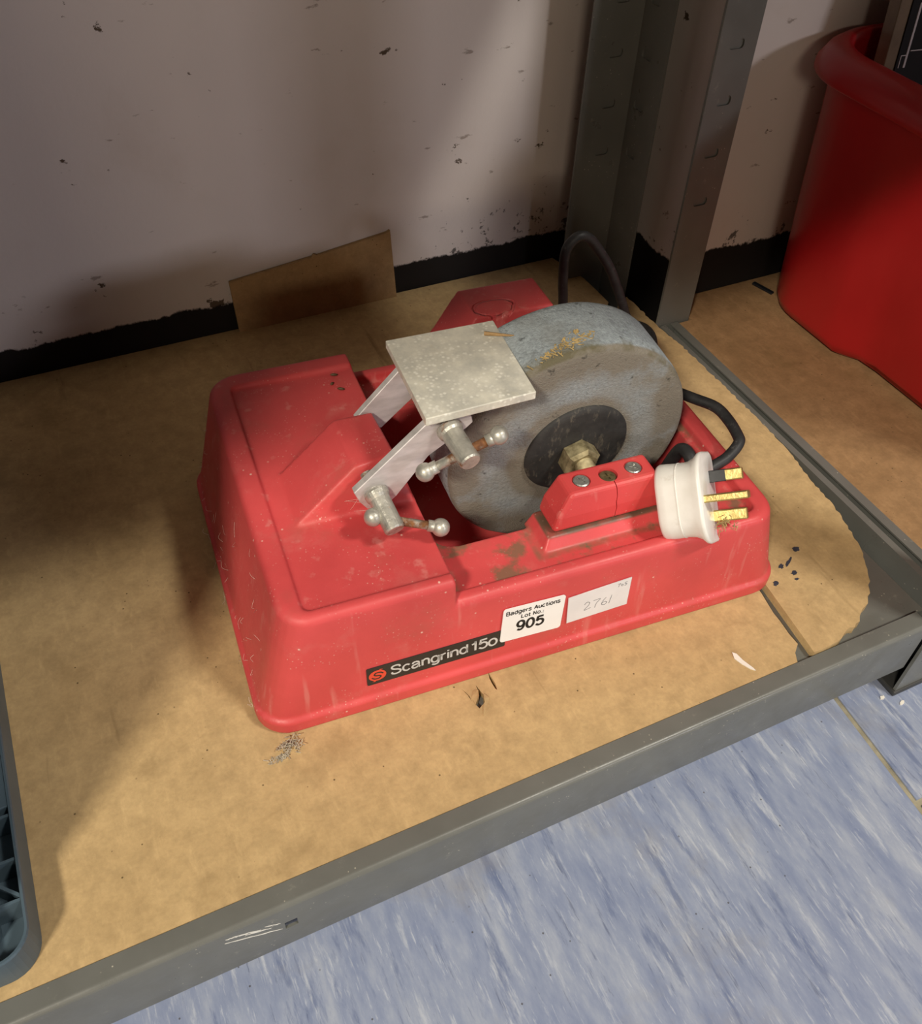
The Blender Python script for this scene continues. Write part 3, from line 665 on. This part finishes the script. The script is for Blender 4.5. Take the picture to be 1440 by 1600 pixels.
# grinding wheel on its own local frame (axis y, front face at y = 0)
WM = Matrix.Translation((0.2235, 0.0855, 0.088)) @ Matrix.Rotation(0.07, 4, 'X')
bm = bmesh.new(); RW = 0.081; TW = 0.046
prof = [(0.0, 0.0345)] + [(0.0, r) for r in (0.042, 0.052, 0.062, 0.070, 0.0755)] + [(0.0003, 0.0783), (0.0014, 0.0799), (0.0030, 0.0806)] + \
       [(h, RW) for h in (0.006, 0.011, 0.017, 0.023, 0.029, 0.035, 0.040)] + [(0.0435, 0.0803), (0.0455, 0.0785), (TW, 0.075), (TW, 0.03)]
b_lathe(bm, prof, (0, 0, 0), (0, 1, 0), 128)
for v in bm.verts:
    rr = math.hypot(v.co.x, v.co.z)
    if rr > 0.04:
        nz = mnoise.noise(v.co * 38) * 0.55 + mnoise.noise(v.co * 130) * 0.35
        s = 1 + nz * 0.0075; v.co.x *= s; v.co.z *= s
        v.co.y += mnoise.noise(v.co * 70 + Vector((3, 1, 7))) * 0.0004
wheel = link('grinding_wheel', bm_mesh(bm), M_WHEEL, GR, True); wheel.matrix_local = WM
wheel['label'] = 'thick blue-grey grinding stone stained brown'
bm = bmesh.new(); b_lathe(bm, [(0.004, 0.035), (-0.0006, 0.0352), (-0.0022, 0.0340), (-0.0026, 0.030), (-0.0030, 0.012)], (0.0040, 0, 0.0010), (0, 1, 0), 64)
link('wheel_flange', bm_mesh(bm), M_HUB, wheel, True)
bm = bmesh.new(); b_lathe(bm, [(0.0, 0.0112), (-0.0016, 0.0125), (-0.0105, 0.0125), (-0.0125, 0.0098)], (0.003, -0.002, -0.001), (0, 1, 0), 6, u=(0.9397, 0, 0.342))
link('spindle_nut', bm_mesh(bm), M_NUT, wheel)
bm = bmesh.new(); b_cyl(bm, (0.003, -0.036, 0), (0.003, 0.098, 0), 0.0062, seg=20)
link('spindle', bm_mesh(bm), M_NUT, wheel, True)
# straw and grit caught on top of the stone
rnd = random.Random(11); bm = bmesh.new()
for k in range(90):
    t = rnd.gauss(0, 0.35); a = math.radians(98 + t * 20); hy = 0.0085 + rnd.gauss(0, 0.0020) - t * 0.006
    if hy < 0.001: continue
    c = Vector((math.cos(a) * 0.0813, hy, math.sin(a) * 0.0813)); d = Vector((rnd.uniform(-1, 1), rnd.uniform(-1, 1), rnd.uniform(-.25, .25))).normalized()
    L = rnd.uniform(0.0005, 0.0022); b_cyl(bm, c - d * L, c + d * L, rnd.uniform(0.00018, 0.0005), seg=5)
cb = Vector((math.cos(R(91)) * 0.0814, 0.0165, math.sin(R(91)) * 0.0814))
for k in range(16):
    d = Vector((rnd.uniform(-1, 1), rnd.uniform(-1, 1), rnd.uniform(-.4, .6))).normalized(); b_cyl(bm, cb - d * 0.0015, cb + d * 0.0016, 0.0005, seg=5)
o = link('straw_grit', bm_mesh(bm), M_STRAW, wheel); o['kind'] = 'stuff'

# tool rest: plate, two arms, clamp bolts with tommy bars
ZP = 0.162
bm = bmesh.new()
P4 = [(0.1197, 0.1329), (0.1863, 0.1327), (0.1832, 0.0626), (0.1187, 0.0600)]
b_loft(bm, [[(x, y, z) for x, y in P4] for z in (ZP - 0.0052, ZP)]); bmesh.ops.recalc_face_normals(bm, faces=bm.faces); b_bevel(bm, 0.0005, 2)
link('rest_plate', bm_mesh(bm), M_ALU, GR)['label'] = 'speckled grey metal tool rest plate'
def arm(y0, y1, pts):
    bm = bmesh.new(); b_loft(bm, [[(x, y, z) for x, z in pts] for y in (y0, y1)]); bmesh.ops.recalc_face_normals(bm, faces=bm.faces); b_bevel(bm, 0.0004, 1)
    link('rest_arm', bm_mesh(bm), M_ARM, GR)
arm(0.0655, 0.0705, [(0.0790, 0.1147), (0.0818, 0.1070), (0.0862, 0.1000), (0.0990, 0.1010), (0.1035, 0.1050), (0.1225, 0.1300), (0.1440, 0.1440), (0.1480, 0.1475), (0.1470, 0.1520), (0.1430, 0.1560), (0.1240, 0.1560)])
arm(0.1312, 0.1360, [(0.0985, 0.1100), (0.1035, 0.1155), (0.1275, 0.1405), (0.1430, 0.1568), (0.1520, 0.1568), (0.1530, 0.1380), (0.1350, 0.1170), (0.1150, 0.0990), (0.1050, 0.1000)])
def clamp(c0, c1, r, b0, b1, rb, rball):
    bm = bmesh.new(); c0 = Vector(c0); c1 = Vector(c1); d = (c1 - c0).normalized(); L = (c1 - c0).length
    b_lathe(bm, [(-0.012, r * 0.62), (-0.0005, r * 0.62), (0, r * 1.12), (0.0015, r * 1.2), (0.004, r * 1.15), (0.0055, r), (L - 0.001, r * 0.97), (L, r * 0.86)], c0, d, 28)
    o = link('clamp_bolt', bm_mesh(bm), M_BOLT, GR, False)
    bm = bmesh.new(); b_cyl(bm, b0, b1, rb, seg=16); link('tommy_bar', bm_mesh(bm), M_BAR, o, True)
    for p, q in ((b0, b1), (b1, b0)):
        bm = bmesh.new(); d2 = (Vector(p) - Vector(q)).normalized()
        b_ball(bm, Vector(p), rball); b_cyl(bm, Vector(p) - d2 * (rball + 0.002), Vector(p), rb * 1.35, seg=16)
        link('ball_end', bm_mesh(bm), M_BALL, o, True)
clamp((0.0912, 0.0655, 0.1125), (0.0950, 0.0420, 0.1030), 0.0060, (0.0856, 0.0520, 0.1070), (0.1208, 0.0400, 0.0986), 0.0025, 0.0053)
clamp((0.1335, 0.0655, 0.1478), (0.1372, 0.0400, 0.1430), 0.0062, (0.1150, 0.0500, 0.1338), (0.1549, 0.0460, 0.1523), 0.0027, 0.0053)

# labels on the sloping front wall
SL = (0.0065 - 0.0026) / (0.09 - 0.0115)
nv = Vector((0, -1, SL)).normalized(); vv = Vector((0, SL, 1)).normalized()
def wallM(x, z, ang, off):
    u = Vector((math.cos(ang), 0, 0)) + vv * math.sin(ang); v2 = vv * math.cos(ang) - Vector((math.sin(ang), 0, 0))
    y = 0.0026 + (z - 0.0115) * SL
    p = Vector((x, y, z)) + nv * off
    return Matrix(((u.x, v2.x, nv.x, p.x), (u.y, v2.y, nv.y, p.y), (u.z, v2.z, nv.z, p.z), (0, 0, 0, 1)))
def wlabel(name, me, mat, x, z, ang, off, parent):
    me.transform(wallM(x, z, ang, off)); return link(name, me, mat, parent)
nl = wlabel('name_label', sheet_me(rrect(0, 0.0855, 0, 0.0152, 0.001, 3), [], -0.0003, 0.0002), M_LABELBLACK, 0.0640, 0.0222, 0.0, 0.0003, GR)
nl['label'] = 'black name label reading Scangrind 150'
wlabel('lettering', lettering_me('Scangrind', 0.0076, 0.165, 1.12, 0.06), M_LABELWHITE, 0.0785, 0.0266, 0, 0.00056, nl)
wlabel('lettering', lettering_me('15o', 0.0084, 0.165, 1.10, 0.0), M_LABELWHITE, 0.1272, 0.0263, 0, 0.00056, nl)
# round logo: two interlocking hooks
def ribbon(path, wid):
    L_, Rr = [], []
    P = [Vector(p) for p in path]
    for i, p in enumerate(P):
        t = (P[min(i + 1, len(P) - 1)] - P[max(i - 1, 0)]).normalized(); nn = Vector((-t.y, t.x)) * (wid[i] if isinstance(wid, list) else wid) * 0.5
        L_.append(tuple(p + nn)); Rr.append(tuple(p - nn))
    return L_ + Rr[::-1]
me = sheet_me([(0.0052 * math.cos(2 * math.pi * i / 40), 0.0046 * math.sin(2 * math.pi * i / 40)) for i in range(40)], [], -0.00006, 0.00006)
wlabel('logo', me, M_LABELRED, 0.0703, 0.0297, 0.0, 0.00056, nl)
pc = [(p.x, p.y) for p in catmull([(a, b, 0) for a, b in ((0.0034, 0.0010), (0.0018, 0.0024), (-0.0008, 0.0025), (-0.0019, 0.0011), (-0.0007, 0.0001), (0.0008, -0.0003), (0.0019, -0.0013), (0.0007, -0.0026), (-0.0018, -0.0025), (-0.0035, -0.0010))], 6)]
wlabel('logo', sheet_me(ribbon(pc, 0.00085), [], -0.00005, 0.00005), M_LABELBLACK, 0.0703, 0.0297, 0.0, 0.00068, nl)
for s_ in (1, -1):
    tail = [(0.0010 * s_, 0.0042 * s_), (0.0034 * s_, 0.0049 * s_), (0.0016 * s_, 0.0052 * s_)]
    wlabel('logo', sheet_me(tail, [], -0.00005, 0.00005), M_LABELRED, 0.0703, 0.0297, 0.0, 0.00056, nl)
st = wlabel('lot_sticker', sheet_me(rrect(0, 0.0398, 0, 0.0292, 0.0020, 4), [], -0.0002, 0.0002), M_STICKER, 0.1458, 0.0272, -0.045, 0.0009, GR)
st['label'] = 'white lot sticker reading Badgers Auctions Lot No.: 905'
AN = -0.03
wlabel('lettering', lettering_me('Badgers Auctions', 0.0032, 0.21, 1.0, 0.13, True), M_INK, 0.1663, 0.0497, AN, 0.00116, st)
wlabel('lettering', lettering_me('Lot No.:', 0.0031, 0.21, 1.02, 0.13, True), M_INK, 0.1660, 0.0447, AN, 0.00116, st)
wlabel('lettering', lettering_me('905', 0.0080, 0.22, 1.04, 0.06, True), M_INK, 0.1652, 0.0342, AN, 0.00116, st)
ps = wlabel('paper_label', sheet_me([(0.0008, 0.0), (0.0418, 0.0018), (0.0418, 0.0262), (0, 0.0232)], [], -0.0002, 0.0002), M_PAPER, 0.1890, 0.0270, 0.0, 0.0008, GR)
ps['label'] = 'paper label with faint handwritten 2761'
HW = [[(0, .75), (.25, 1), (.55, .85), (.45, .5), (.05, 0), (.75, .12)], [(.95, .95), (1.7, 1.0), (1.35, .55), (1.2, -.05)], [(2.35, .95), (2.0, .5), (1.95, .12), (2.3, 0), (2.5, .25), (2.2, .42), (1.98, .25)], [(2.95, 1.05), (2.75, 0.0)]]
for stroke in HW:
    pc = [(p.x * 0.0062 + 0.0115, p.y * 0.0068 + 0.0078) for p in catmull([(a, b, 0) for a, b in stroke], 5)]
    wlabel('handwriting', sheet_me(ribbon(pc, 0.00042), [], -0.00004, 0.00004), M_PENCIL, 0.1890, 0.0270, 0.0, 0.00104, ps)
for stroke in ([(0, .9), (.5, 1), (.25, .5), (.2, 0)], [(.75, .8), (.7, .2), (1.0, .1), (1.0, .5), (.8, .5)], [(1.75, 1), (1.4, .95), (1.4, .55), (1.7, .45), (1.6, .05), (1.3, .05)]):
    pc = [(p.x * 0.0036 + 0.0328, p.y * 0.0028 + 0.0205) for p in catmull([(a, b, 0) for a, b in stroke], 4)]
    wlabel('handwriting', sheet_me(ribbon(pc, 0.00038), [], -0.00004, 0.00004), M_PENCIL, 0.1890, 0.0270, 0.0, 0.00104, ps)

# plug lying on the front rim: pins along pp, earth pin towards ee
pp = Vector((0.735, -0.526, 0.428)).normalized(); ll = Vector((-0.113, -0.718, -0.687)); ll = (ll - pp * ll.dot(pp)).normalized(); ee = pp.cross(ll)
if ee.z < 0: ee = -ee
FC = Vector((0.2838, 0.0180, 0.0905))
def shield(hl, he, n=12):
    """plug outline in (l, e): straight-sided with a rounded earth end"""
    pts = rrect(-hl, hl, -he, he * 1.02, (hl * 0.25, hl * 0.25, hl * 0.62, hl * 0.62), n); return pts
rings = []
for dep, hl, he in ((0.0, 0.0262, 0.0205), (0.0008, 0.0275, 0.0216), (0.0026, 0.0272, 0.0215), (0.0050, 0.0245, 0.0208), (0.0085, 0.0228, 0.0203), (0.0130, 0.0222, 0.0201),
                    (0.0215, 0.0228, 0.0203), (0.0255, 0.0230, 0.0203), (0.0270, 0.0222, 0.0196), (0.0276, 0.0205, 0.0180)):
    rings.append([FC - pp * dep + ll * a + ee * b for a, b in shield(hl, he)])
plug = link('mains_plug', loft_me(rings), M_PLUG, GR, True)
plug['label'] = 'white three-pin mains plug resting on the front rim'
# seam round the body
bm = bmesh.new()
sr = [[FC - pp * dep + ll * a + ee * b for a, b in shield(0.0225 + i, 0.0203 + i)] for dep, i in ((0.0146, -0.0003), (0.0147, 0.00018), (0.0151, 0.00018), (0.0152, -0.0003))]
b_loft(bm, sr); link('seam_line', bm_mesh(bm), M_PLUG, plug)
def pin(c_l, c_e, wl, we, L, sleeve):
    o = FC + ll * c_l + ee * c_e
    def blk(d0, d1, g_, bev):
        bm = bmesh.new(); vs = b_box(bm, d0, d1, -wl / 2 - g_, wl / 2 + g_, -we / 2 - g_, we / 2 + g_)
        bmesh.ops.recalc_face_normals(bm, faces=bm.faces); b_bevel(bm, bev, 2)
        bmesh.ops.transform(bm, verts=bm.verts, matrix=Matrix(((pp.x, ll.x, ee.x, o.x), (pp.y, ll.y, ee.y, o.y), (pp.z, ll.z, ee.z, o.z), (0, 0, 0, 1))))
        return bm_mesh(bm)
    link('brass_pin', blk(-0.002, L, 0, 0.0008), M_PIN, plug)
    if sleeve: link('pin_sleeve', blk(-0.001, L * 0.5, 0.00012, 0.0004), M_SLEEVE, plug)
pin(-0.0120, -0.0075, 0.0070, 0.0044, 0.0195, True)
pin(0.0120, -0.0075, 0.0070, 0.0044, 0.0195, False)
pin(0.0005, 0.0130, 0.0046, 0.0086, 0.0250, False)
# frayed crumbs caught by the lower pin
rnd = random.Random(21); bm = bmesh.new(); c0 = FC + ll * 0.017 + pp * 0.006 - ee * 0.004
for k in range(46):
    c = c0 + Vector((rnd.gauss(0, 0.0040), rnd.gauss(0, 0.0025), rnd.gauss(0, 0.0020))); d = Vector((rnd.uniform(-1, 1), rnd.uniform(-1, 1), rnd.uniform(-1, 1))).normalized()
    b_cyl(bm, c - d * 0.0018, c + d * 0.0018, 0.00024, seg=4)
o = link('frayed_fibres', bm_mesh(bm), M_STRAW, plug); o['kind'] = 'stuff'
# small torn white bit under the plug
bm = bmesh.new(); b_ball(bm, FC + ll * 0.0238 - pp * 0.020, 0.0022, 10, 6)
for v in bm.verts: v.co += Vector((mnoise.noise(v.co * 900), mnoise.noise(v.co * 900 + Vector((5, 0, 0))), mnoise.noise(v.co * 900 + Vector((0, 5, 0))))) * 0.0011
link('chipped_edge', bm_mesh(bm), M_PLUG, plug)

# power cord
exitp = FC - pp * 0.011 - ee * 0.0195
bm = bmesh.new()
b_tube(bm, catmull([exitp, exitp - ee * 0.008, (0.3060, 0.0500, 0.0760), (0.3215, 0.0540, 0.0800), (0.3320, 0.0590, 0.0850), (0.3350, 0.0660, 0.0860), (0.3365, 0.0800, 0.0870), (0.3345, 0.0930, 0.0880), (0.3260, 0.1090, 0.0860),
                    (0.3200, 0.1300, 0.0810), (0.3240, 0.1550, 0.0770), (0.3400, 0.1850, 0.0780), (0.3560, 0.2200, 0.0620), (0.3580, 0.2420, 0.0520), (0.3520, 0.2430, 0.0600), (0.3471, 0.2420, 0.0705), (0.3381, 0.2415, 0.0897), (0.3280, 0.2410, 0.1090),
                    (0.3159, 0.2410, 0.1264), (0.3060, 0.2405, 0.1375), (0.2975, 0.2400, 0.1400), (0.2905, 0.2400, 0.1340), (0.2884, 0.2400, 0.1240), (0.2900, 0.2405, 0.1030), (0.2925, 0.2410, 0.0840), (0.2935, 0.2400, 0.0500), (0.2930, 0.2350, 0.0250), (0.2920, 0.2240, 0.0200)], 7), 0.0037, 14)
link('power_cord', bm_mesh(bm), M_CORD, GR, True)
bm = bmesh.new(); b_tube(bm, catmull([(0.3020, 0.0900, 0.0350), (0.2990, 0.0780, 0.0660), (0.2984, 0.0714, 0.0790), (0.2985, 0.0630, 0.0810), (0.2975, 0.0540, 0.0760), (0.2955, 0.0450, 0.0700)], 7), 0.0042, 14)
link('cord_sleeve', bm_mesh(bm), M_CORD, GR, True)
# cobweb hairs and lint clinging to the casing
rnd = random.Random(5); bm = bmesh.new()
def hair(p, q, sag=0.002, r=0.00008):
    p = Vector(p); q = Vector(q); m_ = (p + q) / 2 + Vector((rnd.uniform(-1, 1), rnd.uniform(-1, 1), -0.4)) * sag
    b_tube(bm, catmull([p, m_, q], 5), r, 4)
for k in range(46):
    t = rnd.random(); y = 0.02 + 0.2 * t ** 1.6; z = rnd.uniform(0.002, 0.03) if rnd.random() < 0.75 else rnd.uniform(0.03, 0.085)
    tz = max(0, (z - 0.0115) / 0.0785); x = lerp(0.0028, 0.022, tz) - 0.0004 if z > 0.0115 else -0.0004
    hair((x, y, z), (x - rnd.uniform(0, 0.003), y + rnd.uniform(-0.009, 0.009), max(0.001, z + rnd.uniform(-0.006, 0.006))), 0.002)
for k in range(6):
    hair((0.078 + rnd.gauss(0, 0.005), 0.074 + rnd.gauss(0, 0.003), 0.098 + rnd.gauss(0, 0.006)), (0.090 + rnd.gauss(0, 0.005), 0.070 + rnd.gauss(0, 0.002), 0.1 + rnd.gauss(0, 0.004)), 0.002, 0.00006)
o = link('cobweb_lint', bm_mesh(bm), M_WEB, GR); o['kind'] = 'stuff'

# ------------------------------------------------------------------ loose bits
rnd = random.Random(9); bm = bmesh.new()
for k in range(120):
    c = Vector((0.0395 + rnd.gauss(0, 0.0040), 0.2790 + rnd.gauss(0, 0.0022), abs(rnd.gauss(0, 0.0016)) + 0.0003))
    if k > 75: c = Vector((0.0335 + rnd.gauss(0, 0.004), 0.2745 + rnd.gauss(0, 0.0010), 0.0005))
    d = Vector((rnd.uniform(-1, 1), rnd.uniform(-1, 1), rnd.uniform(-.3, .3))).normalized(); b_cyl(bm, c - d * 0.0016, c + d * 0.0016, 0.00025, seg=4)
o = link('dust_clump', bm_mesh(bm), M_FLUFF); tag(o, 'small clump of grey fluff on the cardboard at the foot of the grinder corner', 'dust', kind='stuff')
# wood splinter bridging the plate and the wheel
GM = Matrix.Translation((0.02685, 0.28735, 0.0)) @ Matrix.Rotation(R(-4.4), 4, 'Z')
bm = bmesh.new(); b_tube(bm, [GM @ Vector(p) for p in ((0.1755, 0.1200, 0.1634), (0.1830, 0.1160, 0.1636), (0.1900, 0.1122, 0.1638), (0.1965, 0.1090, 0.1640))], 0.0013, 6, 0.0002)
tag(link('wood_splinter', bm_mesh(bm), M_WOOD), 'thin brown wood splinter lying on the metal rest plate', 'splinter')

# blue-black paint smudges on the smaller cardboard piece
M_SMUDGE = m_plain('blue_black_paint', (0.035, 0.038, 0.055), 0.6, 0, 0.3, 200)
def blob(cx, cy, rx, ry, ang, seed, z0, z1):
    rr_ = random.Random(seed); pts = []
    for k in range(16):
        a = 2 * math.pi * k / 16; q = rr_.uniform(0.65, 1.15); x = rx * q * math.cos(a); y = ry * q * math.sin(a)
        pts.append((cx + x * math.cos(ang) - y * math.sin(ang), cy + x * math.sin(ang) + y * math.cos(ang)))
    return sheet_me(pts, [], z0, z1)
for k, (x, y, rx, ry, a) in enumerate(((0.4078, 0.2819, 0.0028, 0.0024, 0), (0.3879, 0.2732, 0.0026, 0.0018, 0.5), (0.3950, 0.2742, 0.0052, 0.0012, 0.55), (0.3925, 0.2651, 0.0027, 0.0018, 0.2), (0.3906, 0.2598, 0.0017, 0.0012, 0), (0.3748, 0.2623, 0.0024, 0.0018, 0.3))):
    link('paint_smudge', blob(x, y, rx, ry, a, k, 0.0021, 0.00245), M_SMUDGE, cs2)
# dry seeds on the grinder's flat top, chips on the floor, a black strip by the tub
M_SEED = m_plain('brown_seed', (0.10, 0.06, 0.022), 0.6, 0, 0.4, 400)
for k, (x, y, L_, a) in enumerate(((0.1042, 0.2060, 0.0026, -0.3), (0.1004, 0.1970, 0.0015, 0.6), (0.1046, 0.1898, 0.0026, -0.5))):
    bm = bmesh.new(); b_ball(bm, (0, 0, 0), 1.0, 10, 6)
    bmesh.ops.transform(bm, verts=bm.verts, matrix=GM @ Matrix.Translation((x, y, 0.0880)) @ Matrix.Rotation(a, 4, 'Z') @ Matrix.Diagonal((L_, 0.0010, 0.0010, 1)))
    o = link('dry_seed', bm_mesh(bm), M_SEED, None, True); tag(o, ('long dry brown seed nearest the raised back rim of the red grinder top', 'smallest dry brown seed, between two longer ones on the red grinder top', 'long dry brown seed nearest the metal rest arm on the red grinder top')[k], 'seed', 'dry seeds on the grinder top')
for k, (x, y, rx, ry) in enumerate(((0.4437, 0.1925, 0.0022, 0.0014), (0.4540, 0.1835, 0.0030, 0.0012))):
    o = link('paint_chip', blob(x, y, rx, ry, 0.3, 40 + k, FZ, FZ + 0.0008), M_FLAKE); tag(o, ('small roundish pale paint chip on the blue floor under the beam end', 'longer thin pale paint chip on the blue floor before the shelf foot')[k], 'paint chip', 'paint chips on the floor')
bm = bmesh.new(); b_box(bm, -0.0115, 0.0115, -0.0022, 0.0022, 0, 0.0022, Matrix.Translation((0.6010, 0.5640, -0.001)) @ Matrix.Rotation(R(-75), 4, 'Z')); bmesh.ops.recalc_face_normals(bm, faces=bm.faces); b_bevel(bm, 0.0006)
tag(link('black_strip', bm_mesh(bm), M_SLEEVE), 'short black plastic strip on the brown board beside the red tub', 'strip')

# ------------------------------------------------------------------ red tub on the second unit
def tub_ring(x0, y1, z, rad, step, x1=0.90, y0=0.235):
    pts = rrect(x0, x1, y0, y1, rad, 10); out = []
    n_ = len(pts); dense = []
    for i in range(n_):
        a = Vector(pts[i]); b = Vector(pts[(i + 1) % n_]); k = 12 if (b - a).length > 0.1 else 1
        for j in range(k): dense.append(a.lerp(b, j / k))
    for p in dense:
        x = p.x
        if x < x0 + 0.03: 
            t = min(1, max(0, (0.452 - p.y) / 0.022)); t = t * t * (3 - 2 * t); x += step * t
        out.append((x, p.y, z))
    return out
rings = [tub_ring(0.5960, 0.5540, 0.0005, 0.045, 0.0150), tub_ring(0.5895, 0.5600, 0.004, 0.048, 0.0150), tub_ring(0.5868, 0.5625, 0.012, 0.050, 0.0145), tub_ring(0.5800, 0.5660, 0.11, 0.052, 0.008),
         tub_ring(0.5745, 0.5690, 0.200, 0.055, 0.0), tub_ring(0.5740, 0.5695, 0.2095, 0.055, 0), tub_ring(0.5585, 0.5780, 0.2095, 0.066, 0), tub_ring(0.5570, 0.5790, 0.2110, 0.067, 0), tub_ring(0.5575, 0.5785, 0.2160, 0.066, 0),
         tub_ring(0.5640, 0.5745, 0.2245, 0.062, 0), tub_ring(0.5720, 0.5700, 0.2285, 0.058, 0), tub_ring(0.5800, 0.5650, 0.2295, 0.052, 0), tub_ring(0.5845, 0.5620, 0.2280, 0.048, 0), tub_ring(0.5850, 0.5615, 0.2200, 0.048, 0),
         tub_ring(0.5880, 0.5600, 0.11, 0.046, 0.006), tub_ring(0.5930, 0.5570, 0.006, 0.044, 0.010)]
tub = empty('storage_tub', (0.72, 0.40, 0)); tag(tub, 'large red plastic tub with a rolled rim', 'tub')
me = loft_me(rings); me.transform(Matrix.Translation((-0.72, -0.40, 0)))
link('tub_body', me, M_TUB, tub, True)
# boxed black print standing in the tub
bxr = empty('framed_print', (0.62, 0.50, 0.008)); tag(bxr, 'black printed panel in a brown plastic edge standing in the red tub', 'print')
T = Matrix.Rotation(R(-8), 4, 'X') @ Matrix.Rotation(R(3), 4, 'Y')
def bpart(name, me, mat, par): me.transform(T); return link(name, me, mat, par)
fr = bpart('panel', box_me(-0.012, 0.22, 0.0, 0.012, 0.0, 0.33, 0.001), M_BOXFILM, bxr)
bpart('print_face', box_me(-0.001, 0.212, -0.0012, 0.001, 0.008, 0.262), M_BOXBLACK, bxr)
for (x0, x1, z0, z1) in ((0.0065, 0.0085, 0.205, 0.250), (0.010, 0.20, 0.2165, 0.2172), (0.0015, 0.0065, 0.2135, 0.2142), (0.0012, 0.0019, 0.2050, 0.2142), (0.011, 0.2, 0.2580, 0.2588)):
    bpart('printed_line', box_me(x0, x1, -0.0017, -0.0010, z0, z1), M_LINE, bxr)

# ------------------------------------------------------------------ upturned crate at the left
cr = empty('plastic_crate', (-0.30, 0.42, 0)); tag(cr, 'dark blue-grey upturned plastic crate with a ribbed rim', 'crate')
CX1, CY0 = -0.1018, 0.2130
def cpart(name, me, mat=M_CRATE): me.transform(Matrix.Translation((0.30, -0.42, 0))); return link(name, me, mat, cr)
def cring(i, z, r=0.016): return [(x, y, z) for x, y in rrect(-0.62 + i, CX1 - i, CY0 + i, 0.62 - i, max(r - i, 0.003), 8)]
cpart('rim_skirt', loft_me([cring(0, 0.0005), cring(0.0004, 0.020), cring(0.0010, 0.021), cring(0.0022, 0.021), cring(0.0026, 0.020), cring(0.0026, 0.003), cring(0.024, 0.003), cring(0.024, 0.0005)]))
cpart('crate_body', loft_me([cring(0.0165, 0.002, 0.024), cring(0.0170, 0.06, 0.024), cring(0.020, 0.44, 0.026), cring(0.026, 0.445, 0.03)]))
for y in (0.2890, 0.2640, 0.2420): cpart('rib', box_me(CX1 - 0.022, CX1 - 0.0015, y - 0.0008, y + 0.0008, 0.002, 0.0195))
for x in (-0.130, -0.158, -0.19, -0.23): cpart('rib', box_me(x - 0.0008, x + 0.0008, CY0 + 0.0015, CY0 + 0.022, 0.002, 0.0195))
bm = bmesh.new(); b_box(bm, -0.014, 0.014, -0.0008, 0.0008, 0.002, 0.0198, Matrix.Translation((CX1 - 0.0118, 0.2530, 0)) @ Matrix.Rotation(R(-45), 4, 'Z')); cpart('rib', bm_mesh(bm))
# flat filled stretch of the rim beyond the ribs
cpart('rim_cover', box_me(CX1 - 0.0225, CX1 - 0.0012, 0.2935, 0.55, 0.002, 0.0203, 0.0006))
